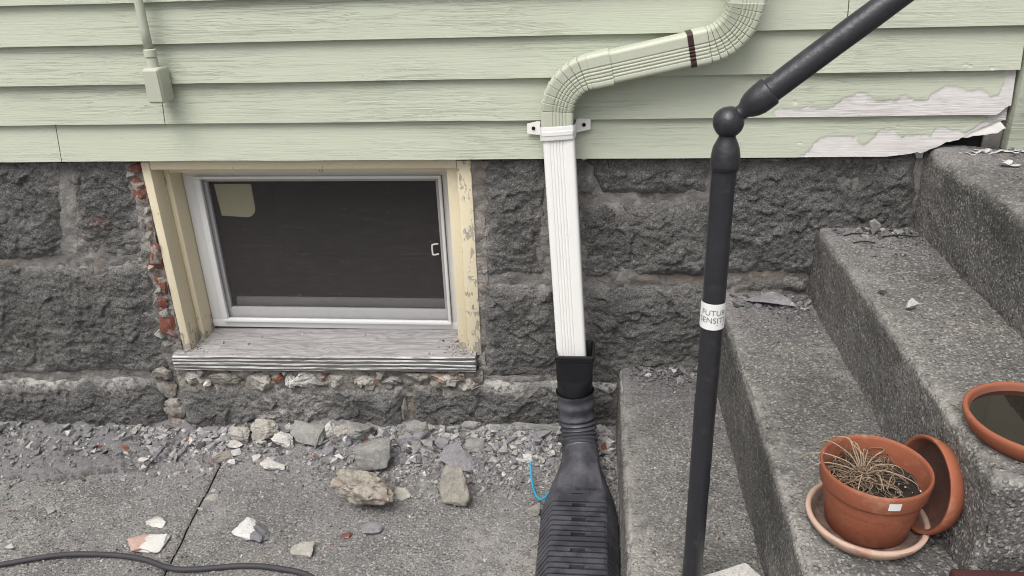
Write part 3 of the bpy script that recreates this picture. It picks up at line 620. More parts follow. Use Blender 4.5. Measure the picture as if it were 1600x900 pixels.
# ------------------------------------------------------------------ concrete stairs
stairs = empty('concrete_stairs', (.6, -.5, 0), 'worn concrete steps rising to the right along the foundation wall', 'stairs')
EX = [.070, .330, .567, .803]; TZ = [.247, .472, .666, .868]
def step(i):
    x1 = EX[i + 1] + .06 if i < 3 else 2.6
    lo = (EX[i], -1.02 - .004 * i, -.05 if i == 0 else TZ[i - 1] - .08); hi = (x1, .03, TZ[i])
    if i == 0: hi = (.62, .03, TZ[0])
    V, N, F, e = rounded_box(lo, hi, (.016, .014, .015, .024)[i], .0048 if i < 3 else .0062, 'LTF')
    P = V + 3.7 * i
    a = fbm(P * 3, 5 + i, 3); b = fbm(P * 24, 9 + i, 4); c = fbm(P * 75, 13 + i, 2); f1, f2, cid, _ = worley(P * 95, 40 + i)
    d = .006 * a + .0032 * b + .0018 * c + .0022 * (.5 - f1) * (cid > .45)
    f1b, _, cb, _ = worley(P * np.array([26, 16, 26.]), 60 + i)
    d = d - e * (.007 * np.clip(fbm(P * 11, 80 + i, 3) + .25, 0, 1) + .012 * (cb > .72) * np.clip(.6 - f1b, 0, 1))
    V = V + N * d[:, None]
    if i == 3:    # lumpy mortar hump against the wall at the head of the stairs
        hump = np.exp(-((V[:, 0] - .84) / .10) ** 2 - ((V[:, 1] + .01) / .06) ** 2); V[:, 2] += .010 * hump
    top = N[:, 2] > .8; left = N[:, 0] < -.6
    dust = np.where(top, np.clip(1.1 * np.exp(V[:, 1] / .16) + .35 * fbm(V * 7, 33, 3), 0, 1), 0)
    foot = np.exp(-np.abs(V[:, 2] - (lo[2] + .08)) / .02) * left
    wear = np.clip(e * 1.0 + np.exp(-(V[:, 0] - EX[i]) / .045) * top * 1.0 + np.exp(-(V[:, 2] * -1 + TZ[i]) / .018) * left * .3, 0, 1) * np.clip(.72 + 1.0 * fbm(P * 7, 90, 3), 0, 1)
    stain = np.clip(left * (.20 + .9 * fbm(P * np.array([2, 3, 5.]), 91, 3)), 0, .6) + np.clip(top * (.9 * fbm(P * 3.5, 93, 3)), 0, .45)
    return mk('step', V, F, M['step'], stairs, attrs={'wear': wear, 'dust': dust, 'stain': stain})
for i in range(4): step(i)

# ------------------------------------------------------------------ basement window
win = empty('basement_window', (-.79, 0, .24), 'basement window with cream peeling casing and white metal storm frame', 'window')
def jag(V):
    V = V.copy(); V += .0008 * np.stack([fbm(V * 40, s, 2) for s in (1, 2, 3)], 1); return V
bevel_box('casing', (-1.228, -1.203, -.001, .075, .262, .848), M['cream'], win, .003, fn=jag)
bevel_box('casing', (-.361, -.322, -.001, .075, .268, .848), M['cream'], win, .003, fn=jag)
bevel_box('header', (-1.2025, -.3615, .001, .075, .826, .8555), M['cream'], win, .003, fn=jag)
bevel_box('jamb', (-1.2025, -1.186, .060, .150, .266, .825), M['cream'], win, .002, fn=jag)
bevel_box('jamb', (-.392, -.3615, .020, .150, .270, .825), M['cream'], win, .002, fn=jag)
bevel_box('jamb', (-1.1855, -.3925, .060, .150, .800, .825), M['cream'], win, .002)
def frame(name, x0, x1, z0, z1, w, y0, y1, mat, par, wb=None, wl=None):
    wb = wb or w; wl = wl or w
    fr = [bevel_box(name + '_rail', (x0, x1, y0, y1, z1 - w, z1), mat, par, .0015), bevel_box(name + '_rail', (x0, x1, y0, y1, z0, z0 + wb), mat, par, .0015),
          bevel_box(name + '_stile', (x0, x0 + wl, y0 + .0006, y1, z0 + wb + .0003, z1 - w - .0003), mat, par, .0015), bevel_box(name + '_stile', (x1 - w, x1, y0 + .0006, y1, z0 + wb + .0003, z1 - w - .0003), mat, par, .0015)]
    return fr
frame('storm_frame', -1.1845, -.400, .285, .7985, .026, .122, .15, M['white_metal'], win, wb=.026, wl=.038)
frame('storm_bead', -1.1455, -.427, .309, .774, .008, .108, .1215, M['white_metal'], win, wb=.010, wl=.018)
sf = frame('sash', -1.1440, -.4285, .313, .7715, .018, .128, .145, M['grey_sash'], win, wb=.036, wl=.026)
V, F = box(-1.13, -.44, .1375, .139, .33, .76); mk('pane', V, F, M['pane'], win, smooth=False)
bevel_box('inner_rail', (-1.11, -.45, .152, .165, .345, .372), M['grey_sash'], win, .002)
# latch loop
pth = np.array([(-.452, .126, .565), (-.466, .120, .565), (-.469, .120, .560), (-.469, .120, .538), (-.466, .120, .533), (-.452, .126, .533)]); V, F = tube(spline(pth, 4), .0024, 8); mk('latch', V, F, M['white_metal'], win)
# cream card seen behind the pane
cx0, cx1, cz0, cz1, r = -1.098, -.992, .640, .742, .03
pts = [(cx0, cz0 + .005), (cx0 + .02, cz0 + .004)] + [(cx1 - r + r * math.cos(a), cz0 + r + r * math.sin(a)) for a in np.linspace(-math.pi / 2, 0, 8)] + [(cx1, cz1), (cx0 - .006, cz1)]
n = len(pts); V = np.array([(x, .1415, z) for x, z in pts] + [(x, .1435, z) for x, z in pts]); F = [list(range(n)), list(range(2 * n - 1, n - 1, -1))] + [[i, n + i, n + (i + 1) % n, (i + 1) % n] for i in range(n)]
mk('cream_card', V, F, M['cream_card'], win, smooth=False)
V, F = box(-1.19, -.40, .150, .75, .27, .84); F = F[[1 - 1, 1, 3, 4, 5]]; mk('dark_interior', V, F, M['void'], win, smooth=False)
# weathered sill with a ragged layered front edge
V, N, F, e = rounded_box((-1.252, -.032, .223), (-.336, .128, .272), .003, .005, 'LTFRB')
gr = fbm(V * np.array([3, 30, 80.]), 4, 4); frt = (N[:, 1] < -.5)
lay = np.sin(V[:, 2] * 620 + 11 * .5 * fbm(V * np.array([6, 3, 40.]), 9, 3))
V[:, 1] += np.where(frt, .0009 * lay + .0012 * gr, 0); V[:, 2] += np.where(N[:, 2] > .5, .0012 * gr, 0)
V[:, 2] += .017 * (V[:, 0] + .79) + .075 * np.maximum(V[:, 1] + .03, 0) * (N[:, 2] > -.5)
V[:, 0] += np.where(V[:, 0] < -1.24, (V[:, 1] + .03) * .10 + .004 * fbm(V * 60, 7, 2), 0)
mk('sill', V, F, M['wood'], win, attrs={'front': frt.astype(float)}, sharp=40)

# ------------------------------------------------------------------ downspout
ds = empty('downspout', (-.05, -.12, .33), 'pale green corrugated downspout elbowing into a white vertical section', 'downspout')
def ds_profile(w=.078, d=.056, flute=.0022, nf=5, r=.008, s0=.30, s1=.93):
    pts = []
    def arc(cx, cy, a0, a1):
        for a in np.linspace(a0, a1, 5): pts.append((cx + r * math.cos(a), cy + r * math.sin(a)))
    hw, hd = w / 2, d / 2
    xs = np.linspace(-hw + r, hw - r, 61)[1:-1]                      # front (outward = +b)
    arc(-hw + r, -hd + r, -math.pi / 2, -math.pi)                     # back-left
    for b in np.linspace(-hd + r, hd - r, 7)[1:-1]: pts.append((-hw, b))
    arc(-hw + r, hd - r, math.pi, math.pi / 2)
    for a in xs:
        s = (a / (w - 2 * r) + .5); k = (s - s0) / (s1 - s0) * nf; tri = abs((k % 1) - .5) * 2
        pts.append((a, hd - flute * (1 - min(1, max(0, (tri - .25) / .3))) * (1 if s0 < s < s1 else 0)))
    arc(hw - r, hd - r, math.pi / 2, 0)
    for b in np.linspace(hd - r, -hd + r, 7)[1:-1]: pts.append((hw, b))
    arc(hw - r, -hd + r, 0, -math.pi / 2)
    return np.array(pts)
def sweep(path, prof, scale=None, back=None):
    P = np.asarray(path, float); T = np.gradient(P, axis=0); T /= np.linalg.norm(T, axis=1, keepdims=True); O = np.array([0, -1., 0]); V = []
    for i, (p, t) in enumerate(zip(P, T)):
        B = O - t * (O @ t); B /= np.linalg.norm(B); Nn = np.cross(t, B)
        s = prof * (scale[i] if scale is not None else 1) if np.ndim(scale[i] if scale is not None else 1) == 0 else prof * np.asarray(scale[i])
        V.append(p + s[:, :1] * Nn + s[:, 1:] * B)
    m = len(prof); n = len(P); V = np.concatenate(V); i = np.arange(n - 1)[:, None] * m; j = np.arange(m)[None, :]; jn = (j + 1) % m
    return V, np.stack([i + j, i + m + j, i + m + jn, i + jn], -1).reshape(-1, 4)
prof = ds_profile(); prof_s = ds_profile(.074, .052, .002); YD = -.070
# white leg, leaning slightly, standing in the drain cup
pth = np.array([(-.057, -.128, .325), (-.0915, YD + .001, .948)]); pth = pth[0] + np.linspace(0, 1, 24)[:, None] * (pth[1] - pth[0])
V, F = sweep(pth, ds_profile(.077, .055, .0022, 5, .008, .12, .74)); mk('white_leg', V, F, M['downspout_white'], ds, sharp=50)
# lower elbow
A11 = math.radians(11.5); rad = .098
def elbow(p0, a0, a1, rad, sign, n=90):
    """plane curve in x,z starting at p0 heading a0, turning to a1"""
    a = np.linspace(a0, a1, n); dl = rad * abs(a1 - a0) / (n - 1); x = p0[0] + np.concatenate([[0], np.cumsum(np.cos(a[:-1] + (a1 - a0) / (n - 1) / 2) * dl)]); z = p0[1] + np.concatenate([[0], np.cumsum(np.sin(a[:-1] + (a1 - a0) / (n - 1) / 2) * dl)])
    return np.stack([x, np.full(n, YD), z], 1)
def straight(p, a, L, n): return np.stack([p[0] + math.cos(a) * np.linspace(0, L, n), np.full(n, YD), p[2] + math.sin(a) * np.linspace(0, L, n)], 1)
def crimps(n, ncr, lo, hi, depth):
    s = np.linspace(0, 1, n); k = np.clip((s - lo) / (hi - lo), 0, 1) * ncr; f = k % 1; on = (s > lo) & (s < hi)
    return 1 + np.where(on, depth * f - depth * .5 - depth * .9 * (f < .10), 0)
s0 = np.array([(-.0935, YD, .943), (-.0935, YD, .985)]); e1 = elbow((-.0935, .985), math.pi / 2, A11, rad, 1, 190)
tail = straight(e1[-1], A11, .050, 6)[1:]; P1 = np.concatenate([s0, e1[1:], tail])
sc = np.concatenate([[.99, 1.0], crimps(190, 8, .04, .98, .05)[1:], np.full(5, 1.03)])
sc = np.stack([sc, 1 + (sc - 1) * 2.4], 1); V, F = sweep(P1, prof, sc); mk('elbow', V, F, M['green_metal'], ds, sharp=40)
st0 = P1[-1] - np.array([math.cos(A11), 0, math.sin(A11)]) * .012
ex, ez = .222, 0
L = (ex - st0[0]) / math.cos(A11); P2 = straight(st0, A11, L, 12); V, F = sweep(P2, prof_s); mk('straight_section', V, F, M['green_metal'], ds, sharp=50)
bb = straight(P2[-1] - np.array([math.cos(A11), 0, math.sin(A11)]) * .014, A11, .017, 4); V, F = sweep(bb, prof * 1.012); mk('brown_band', V, F, M['brown'], ds, sharp=50)
st1 = bb[-1] - np.array([math.cos(A11), 0, math.sin(A11)]) * .004
lead = straight(st1, A11, .030, 5); e2 = elbow((lead[-1, 0], lead[-1, 2]), A11, math.pi / 2, .098, 1, 190); up = straight(e2[-1], math.pi / 2, .05, 5)[1:]
P3 = np.concatenate([lead, e2[1:], up]); sc = np.concatenate([np.full(5, 1.015), crimps(190, 9, .02, .96, .05)[1:], np.full(4, 1.0)])
sc = np.stack([sc, 1 + (sc - 1) * 2.4], 1); V, F = sweep(P3, prof, sc); mk('elbow', V, F, M['green_metal'], ds, sharp=40)
V, F = sweep(straight(P3[-1] - np.array([0, 0, .02]), math.pi / 2, 1.5, 4), prof_s); mk('upper_leg', V, F, M['green_metal'], ds, sharp=50)
# strap bracket
zc = .942; xc = -.0925; hw = .0425; yf = YD - .0325; yb = -.0325
sec = [(-hw - .036, yb), (-hw - .010, yb), (-hw - .002, yb - .006), (-hw + .000, yf + .010), (-hw + .006, yf + .001), (-.02, yf - .0006), (.02, yf - .0006), (hw - .006, yf + .001), (hw, yf + .010), (hw + .002, yb - .006), (hw + .010, yb), (hw + .036, yb)]
sec = np.array(sec); zz = np.array([-.0145, -.012, -.005, -.004, .004, .005, .012, .0145]); off = np.array([.0006, 0, 0, -.0016, -.0016, 0, 0, .0006]); V = []
for k, (x, y) in enumerate(sec):
    tab = k in (0, len(sec) - 1)
    for z, o_ in zip(zz, off):
        zz_ = z * (.85 if tab else 1.15); V.append((xc + x, y + (o_ if 3 < k < 8 else 0) - .0015, zc + zz_ + x * .06))
nV = len(V); V = np.array(V); Vb = V + np.array([0, .0016, 0]); F = np.concatenate([grid_faces(len(sec), 8), grid_faces(len(sec), 8, nV, True)])
br = mk('strap_bracket', np.concatenate([V, Vb]), F, M['downspout_white'], ds, sharp=40)
for s in (-1, 1):
    Vs, Fs = lathe([(.0001, .0010), (.0042, .0008), (.0048, -.0008)], (xc + s * (hw + .020), yb - .0030, zc + s * .0036), (0, -1, 0), 14); mk('screw_hole', Vs, Fs, M['void'], br)

# ------------------------------------------------------------------ black drain
dr = empty('drain_pipe', (-.03, -.3, 0), 'black plastic drain with square cup, bellows neck and ribbed flat body', 'drain')
def superloop(c, u, v, a, b, nexp, seg=64):
    t = np.linspace(0, 2 * np.pi, seg, endpoint=False); ct, stt = np.cos(t), np.sin(t)
    x = np.sign(ct) * np.abs(ct) ** (2 / nexp) * a; y = np.sign(stt) * np.abs(stt) ** (2 / nexp) * b
    return np.array(c) + x[:, None] * np.array(u) + y[:, None] * np.array(v)
def loft(loops):
    m = len(loops[0]); V = np.concatenate(loops); n = len(loops); i = np.arange(n - 1)[:, None] * m; j = np.arange(m)[None, :]; jn = (j + 1) % m
    return V, np.stack([i + j, i + jn, i + m + jn, i + m + j], -1).reshape(-1, 4)
ux, uy = (1, 0, 0), (0, 1, 0); cx, cy = -.050, -.136
cup = [superloop((cx, cy, z), ux, uy, a, b, e) for z, a, b, e in [(.300, .040, .034, 9), (.372, .0465, .0405, 14), (.3735, .0475, .0415, 14), (.3735, .0515, .0455, 14), (.3720, .0525, .0465, 14), (.3655, .0525, .0465, 14), (.365, .0505, .0445, 14), (.362, .0505, .0445, 14), (.3615, .0518, .0458, 14), (.357, .0515, .0455, 14), (.3565, .0495, .0435, 14), (.300, .0480, .0425, 12), (.292, .0475, .043, 7), (.276, .0475, .0455, 3.2), (.262, .0475, .0475, 2.2), (.250, .0475, .0475, 2), (.232, .0475, .0475, 2)]]
V, F = loft(cup); mk('cup', V, F, M['black_dark'], dr, sharp=35)
Vc, Fc = lathe([(.0001, 0), (.045, 0)], (cx, cy, .300)); mk('cup_floor', Vc, Fc, M['void'], dr)
# bellows neck following a bend
neck = spline([(-.050, -.137, .245), (-.047, -.139, .20), (-.043, -.146, .155), (-.038, -.165, .115), (-.034, -.20, .086), (-.032, -.235, .070)], 26); n = len(neck); s = np.linspace(0, 1, n)
ring = np.where(s < .36, .5 + .5 * np.cos(s / .36 * 2 * np.pi * 2.0), np.where(s < .74, np.abs(((s - .36) / .38 * 5) % 1 - .5) * 2, .8))
rr = np.where(s < .36, .0475 + .0045 * ring, .0455 + .0065 * ring); rr = np.where(s > .74, .0495 + .0012 * (np.abs(s - .80) < .012) + .0012 * (np.abs(s - .85) < .012), rr)
V, F = tube(neck, rr, 48, caps=False); mk('bellows_neck', V, F, M['black_plastic'], dr, sharp=50)
# transition from round neck to wide body
def body_profile(w, wt, hh, top_cols=(-.0170, -.0150, .0150, .0170), zlo=0.0, hs=.4):
    """half trapezoid section: left foot, left shoulder, top, right shoulder, right foot (x, z)"""
    L = [(-w, zlo), (-w * .99, zlo + (hh - zlo) * .18), (-w * .965, zlo + (hh - zlo) * hs), (-wt - .003, hh - .0025), (-wt + .003, hh)]
    mid = [(c, hh) for c in top_cols]; Rr = [(-x, z) for x, z in L[::-1]]
    return L + mid + Rr
m_ = len(body_profile(.1, .06, .07)); loops = []
A0 = np.linspace(math.pi * 1.28, -math.pi * .28, m_)
nst = 22
for k in range(nst):
    q = k / (nst - 1); y = -.205 - q * .180; b = np.array(body_profile(.098, .064, .082)); rnd = np.stack([.050 * np.cos(A0), .083 + .050 * np.sin(A0)], 1)
    qq = sstep(0, 1, np.array([q]))[0]; pr = rnd * (1 - qq) + b * qq
    loops.append(np.stack([-.0325 + pr[:, 0], np.full(m_, y) - .30 * (pr[:, 1] - .04) * (1 - q) * 0, pr[:, 1]], 1))
def loft_open(loops):
    m = len(loops[0]); n = len(loops); return np.concatenate(loops), grid_faces(n, m, 0, True)
V, F = loft_open(loops); bodyT = mk('transition', V, F, M['black_plastic'], dr, sharp=30)
# ribbed body
loops = []; pr0 = np.array(body_profile(.098, .064, .080)); nrm = np.array([(-1, .1), (-1, .12), (-.96, .3), (-.6, .8), (-.2, 1)] + [(0, 1)] * 4 + [(.2, 1), (.6, .8), (.96, .3), (1, .12), (1, .1)])
y = -.385; pitch = .0175; k = 0
def station(y, d, slot):
    p = pr0 + nrm * d; p = p.copy(); p[:, 1] = np.maximum(p[:, 1], 0)
    if slot: p[6:8, 1] = pr0[6:8, 1] - .024
    loops.append(np.stack([-.0325 + p[:, 0], np.full(m_, y), p[:, 1]], 1))
while y > -1.6:
    slot = (k % 3 == 1); q_ = .0118; G_ = -.014
    station(y, .0018, False)
    if slot:
        station(y - .0030, .0018, False); station(y - .0032, .0018, True)
    station(y - q_, .0018, slot); station(y - q_ - .0003, G_, slot); station(y - q_ - .0044, G_, slot); station(y - q_ - .0050, .0018, False)
    y -= .0175; k += 1
V, F = loft_open(loops); mk('ribbed_body', V, F, M['black_plastic'], dr, sharp=20)
def text_mesh(body, size, extrude):
    cu = bpy.data.curves.new('txt', 'FONT'); cu.body = body; cu.size = size; cu.extrude = extrude; cu.align_x = 'CENTER'; cu.resolution_u = 4
    ob = bpy.data.objects.new('txt', cu); C.objects.link(ob); bpy.context.view_layer.update(); dg = bpy.context.evaluated_depsgraph_get(); me = bpy.data.meshes.new_from_object(ob.evaluated_get(dg))
    V = np.array([v.co[:] for v in me.vertices]); F = [list(p.vertices) for p in me.polygons]; bpy.data.objects.remove(ob); bpy.data.curves.remove(cu); bpy.data.meshes.remove(me); return V, F
V, F = text_mesh('Spillflow', .017, .0014); mk('embossed_lettering', np.stack([-.018 + V[:, 0] * .95, -.358 + V[:, 1] * 1.0, .0862 + V[:, 2] + .012 * V[:, 1]], 1), F, M['black_plastic'], dr, smooth=False)
bevel_box('moulded_line', (-.052, -.022, -.3715, -.3690, .0815, .0838), M['void'], dr, .0004)

# ------------------------------------------------------------------ handrail
hr = empty('handrail', (.187, -.84, .247), 'black painted iron pipe handrail with ball joint climbing beside the steps', 'handrail')
PX, PY = .187, -.84; BALL = (PX + .0005, PY, 1.138); ang = math.radians(38.7); RD = (math.cos(ang), 0, math.sin(ang))
V, F = lathe([(.0178, t) for t in np.linspace(.235, 1.09, 60)], (PX, PY, 0), seg=40)
V[:, :2] += .0007 * np.stack([fbm(V * 30, 1, 2), fbm(V * 30, 2, 2)], 1); mk('post', V, F, M['iron'], hr)
V, F = lathe([(.032, .2465), (.033, .252), (.030, .257), (.020, .260), (.0185, .27)], (PX, PY, 0)); mk('post_flange', V, F, M['iron'], hr)
def bumpy(V, a=.0009): return V + a * np.stack([fbm(V * 55, s, 3) for s in (3, 4, 5)], 1)
bell = [(.0178, -.070), (.0205, -.0695), (.0212, -.062), (.0212, -.054), (.0205, -.046), (.0185, -.037), (.0155, -.029), (.0128, -.0235), (.0118, -.019), (.0125, -.014)]
V1, F1 = lathe(bell, BALL, (0, 0, 1)); D, Fi = ico(5); V2 = D * .0222 + np.array(BALL); bell2 = [(.0118, -.014), (.0108, -.021), (.0115, -.026), (.0150, -.031), (.0185, -.038), (.0205, -.047), (.0212, -.056), (.0210, -.066), (.0203, -.0695), (.0178, -.070)]
V3, F3 = lathe([(r_, -t) for r_, t in bell2], BALL, RD)
V, F = join([(V1, F1), (V2, [list(f) for f in Fi]), (V3, F3)]); mk('ball_joint', bumpy(V), F, M['iron'], hr)
V, F = lathe([(.0178, t) for t in np.linspace(.05, 1.9, 90)], BALL, RD, seg=40); V += .0006 * np.stack([fbm(V * 30, s, 2) for s in (1, 2, 3)], 1); mk('rail', V, F, M['iron'], hr)
# sticker wrapped on the post
CAMA = math.atan2(-2.0 - PY, -PX)                     # azimuth of the side the photographer faced
zc_, hs_ = .8345, .0225; a = np.linspace(CAMA - 1.75, CAMA + 1.75, 60); rs = .0192
V = np.array([(PX + rs * math.cos(q), PY + rs * math.sin(q), zc_ + z) for q in a for z in np.linspace(-hs_, hs_, 6)]); stk = mk('sticker', V, grid_faces(60, 6), M['sticker'], hr)
def wrap_text(body, size, z, a0):
    V, F = text_mesh(body, size, .0); r_ = rs + .0005; q = a0 + V[:, 0] / r_
    return mk('sticker_lettering', np.stack([PX + r_ * np.cos(q), PY + r_ * np.sin(q), z + V[:, 1]], 1), F, M['ink'], stk, smooth=False)
wrap_text("FUTUR", .0135, .8375, CAMA + .10); wrap_text('SENSITI', .0135, .8245, CAMA - .02); V, F = box(-.002, .010, 0, 0.0001, -.0006, .0006); q = CAMA + .5 + (V[:, 0]) / rs; mk('sticker_underline', np.stack([PX + (rs + .0005) * np.cos(q), PY + (rs + .0005) * np.sin(q), .8205 + V[:, 2]], 1), F, M['ink'], stk, smooth=False)

# ------------------------------------------------------------------ electrical conduit on the siding
ec = empty('electrical_conduit', (-1.085, -.03, 1.02), 'pale green painted conduit ending in an angled fitting box on the siding', 'conduit')
V, F = tube([(-1.098, -.062, z) for z in np.linspace(1.148, 2.6, 30)], .0108, 20); mk('pipe', V, F, M['conduit'], ec)
V, F = lathe([(.0108, .152), (.0150, .150), (.0155, .140), (.0155, .134), (.0125, .133), (.0118, .131), (.0140, .130), (.0145, .118), (.0155, .105)], (-1.0965, -.062, 1.0), seg=28); mk('coupling', V, F, M['conduit'], ec, sharp=40)
bx_ = bevel_box('box', (-1.1155, -1.072, -.088, -.031, 1.022, 1.108), M['conduit'], ec, .007, 4)
bevel_box('box_cover', (-1.1125, -1.075, -.0905, -.0885, 1.027, 1.103), M['conduit'], ec, .001, 1)

# ------------------------------------------------------------------ pots and saucers
def ring_noise(V, a=.0006): return V + a * np.stack([fbm(V * 25, s, 2) for s in (3, 4, 5)], 1)
SC = np.array((.452, -.903, .4735))
V, F = lathe([(.0001, .004), (.074, .004), (.081, .010), (.0860, .022), (.0880, .0255), (.0920, .0265), (.0955, .0245), (.0955, .020), (.0905, .011), (.083, .001), (.075, 0), (.0001, 0)], SC, seg=72)
tag(mk('saucer', ring_noise(V), F, M['clay_pale'], loc=SC, sharp=60, attrs={'grime': np.repeat([1., 1, 1, .8, .1, 0, 0, 0, 0, 0, 0, 0], 72)}), 'chalky pale clay saucer lying under the potted dead plant', 'saucer')
pot = empty('flower_pot', (SC[0] + .002, SC[1] + .002, SC[2] + .005), 'terracotta pot of soil and dried roots with a small white sticker', 'flower pot')
b = BASE['flower_pot']; PH = .117; tl = Matrix.Rotation(math.radians(2), 3, 'Y')
V, F = lathe([(.0001, 0), (.062, 0), (.0645, .003), (.0775, PH - .040), (.0775, PH - .036), (.0815, PH - .034), (.0828, PH - .031), (.0850, PH - .006), (.0847, PH - .002), (.0832, PH), (.0808, PH - .001), (.0792, PH - .006), (.0775, PH - .034), (.0745, PH - .06), (.070, PH - .07)], b, seg=80)
mk('pot_body', ring_noise(V), F, M['clay'], pot, sharp=60)
a = np.linspace(0, 2 * np.pi, 60, endpoint=False); rs_ = np.linspace(0, 1, 22); V = []
for r_ in rs_:
    for q in a: V.append((b[0] + .0765 * r_ * math.cos(q), b[1] + .0765 * r_ * math.sin(q), b[2] + PH - .044))
V = np.array(V); V[:, 2] += .010 * (fbm(V * 40, 3, 3) + .4 * fbm(V * 130, 5, 2)) + .012 * np.exp(-(((V[:, 0] - b[0] + .01) / .04) ** 2 + ((V[:, 1] - b[1]) / .04) ** 2))
F = [[i * 60 + j, (i + 1) * 60 + j, (i + 1) * 60 + (j + 1) % 60, i * 60 + (j + 1) % 60] for i in range(21) for j in range(60)]
soil = mk('soil', V, F, M['soil'], pot)
def scatter(name, pts, sizes, tones, mat, sub=1, seed=1, parent=None, label=None, flat=.6, loc=None):
    r_ = np.random.default_rng(seed); tm = [shard(900 + k, 9, 0) for k in range(24)]; Vs = []; Fs = []; Cs = []; off = 0
    for p, s, c in zip(pts, sizes, tones):
        v, f = tm[r_.integers(24)]; q = Matrix.Rotation(r_.uniform(0, 6.28), 3, 'Z') @ Matrix.Rotation(r_.normal(0, .35), 3, 'X') @ Matrix.Rotation(r_.normal(0, .35), 3, 'Y')
        d = np.array([1, r_.uniform(.5, .95), flat * r_.uniform(.6, 1.2)]) * s / 2
        v = (v * d) @ np.array(q).T + np.array(p) + np.array([0, 0, d[2] * .55]); Vs.append(v); Fs.append(f + off); off += len(v); Cs.append(np.repeat(np.array(c)[None], len(v), 0))
    o = mk(name, np.concatenate(Vs), np.concatenate(Fs), mat, parent, smooth=False, attrs={'tone': np.concatenate(Cs)}, loc=loc); o['kind'] = 'stuff'
    if label: o['label'] = label
    return o
r_ = np.random.default_rng(5); pts = []
for k in range(150):
    q = r_.uniform(0, 6.28); d = .072 * math.sqrt(r_.uniform(0, 1)); pts.append((b[0] + d * math.cos(q) + .012, b[1] + d * math.sin(q) - .012, b[2] + PH - .042 + r_.uniform(0, .006)))
pts = [p for p in pts if math.hypot(p[0] - b[0], p[1] - b[1]) < .073]
scatter('perlite', pts, r_.uniform(.002, .0058, len(pts)), [(.55, .54, .5) if r_.random() < .6 else (.05, .04, .03) for _ in pts], M['debris'], parent=pot, seed=3)
qa = math.atan2(-.98, .05); rq = .0840; aa = np.linspace(-.11, .11, 6); V = np.array([(b[0] + (rq - .0205 + .0205 + .0012 - (1 - t) * .0012) * math.cos(qa + q), b[1] + (rq + .0012 - (1 - t) * .0018) * math.sin(qa + q), b[2] + PH - .0235 + t * .0145) for q in aa for t in (0, 1)])
mk('price_sticker', V, grid_faces(6, 2), M['sticker'], pot)
# dried plant
parts = []; tones = []; r_ = np.random.default_rng(12); c0 = np.array([b[0] - .014, b[1] + .012, b[2] + PH - .034])
for k in range(260):
    q = r_.uniform(0, 6.28); L_ = r_.uniform(.012, .066); p0 = c0 + np.array([r_.normal(0, .018), r_.normal(0, .018), r_.uniform(-.004, .016)])
    p3 = p0 + np.array([math.cos(q) * L_, math.sin(q) * L_, 0]); p3[2] = c0[2] - .004 + abs(r_.normal(0, .006)); h = abs(r_.normal(.003, .006)); w_ = .010
    p1 = p0 * .65 + p3 * .35 + np.array([r_.normal(0, w_), r_.normal(0, w_), h]); p2 = p0 * .3 + p3 * .7 + np.array([r_.normal(0, w_), r_.normal(0, w_), h * .8])
    for pp in (p1, p2, p3):
        dd = pp[:2] - b[:2]; dl = np.linalg.norm(dd)
        if dl > .074: pp[:2] = b[:2] + dd / dl * .074
    P = spline([p0, p1, p2, p3], 5); parts.append(tube(P, np.linspace(.0010, .0006, len(P)) * r_.uniform(.6, 1.35), 5)); g = r_.uniform(.35, 1.0) ** 1.5; tones += [(.30 * g + .03, .215 * g + .02, .145 * g + .015)] * len(parts[-1][0])
for q, L_, h in [(2.1, .06, .040), (2.6, .085, .040), (2.35, .075, .046), (1.7, .035, .044), (2.9, .098, .030), (3.3, .104, .026), (1.2, .03, .038), (-.6, .085, .028), (-.2, .06, .030), (.4, .04, .036), (2.0, .045, .046), (-1.2, .05, .02), (4.3, .07, .022)]:
    e = np.array([math.cos(q), math.sin(q), 0]); P = spline([c0, c0 + e * L_ * .25 + (0, 0, h * .8), c0 + e * L_ * .6 + (0, 0, h * 1.15) + r_.normal(0, .004, 3), c0 + e * L_ * .9 + (0, 0, h * .9), c0 + e * L_ * 1.02 + (0, 0, h * .45)], 7); parts.append(tube(P, np.linspace(.0014, .0006, len(P)), 6)); tones += [(.36, .27, .185)] * len(parts[-1][0])
V, F = join(parts); tag(mk('dried_plant', V, F, M['debris'], loc=c0, attrs={'tone': np.array(tones)}), 'tangle of dead straw coloured roots and stems in the terracotta pot', 'dead plant')
# saucer leaning between pot and riser
axL = Vector((-.97, -.12, .16)).normalized(); ctr = np.array((.5535, -.895, .5540)); R0 = .088
sp = [(r_ * .90, t_) for r_, t_ in [(.0001, .003), (.066, .003), (.074, .009), (.0805, .028), (.0825, .0305), (.0865, .0310), (.0885, .0285), (.0865, .018), (.079, .003), (.070, 0), (.0001, 0)]]
V, F = lathe(sp, ctr - np.array(axL) * .006, axL, seg=72); tag(mk('saucer', ring_noise(V), F, M['clay'], loc=(ctr[0], ctr[1], ctr[2] - .085), sharp=60, attrs={'grime': np.repeat([1., 1, .9, .35, 0, 0, 0, 0, 0, 0, 0], 72)}), 'terracotta saucer leaning upright between the pot and the step riser', 'saucer')
us = empty('saucer', (.672, -.908, .6675), 'terracotta saucer of dark water standing on the higher step', 'saucer')
b = BASE[us.name]; V, F = lathe([(.0001, .004), (.080, .004), (.086, .010), (.0930, .028), (.0945, .0315), (.0985, .033), (.1015, .031), (.1015, .025), (.097, .013), (.088, .001), (.080, 0), (.0001, 0)], b, seg=80)
mk('dish', ring_noise(V), F, M['clay'], us, sharp=60, attrs={'grime': np.repeat([1., 1, .9, .45, .1, 0, 0, 0, 0, 0, 0, 0], 80)})
V, F = lathe([(.0001, .021), (.0905, .021)], b, seg=64); mk('water', V, F, M['water'], us)
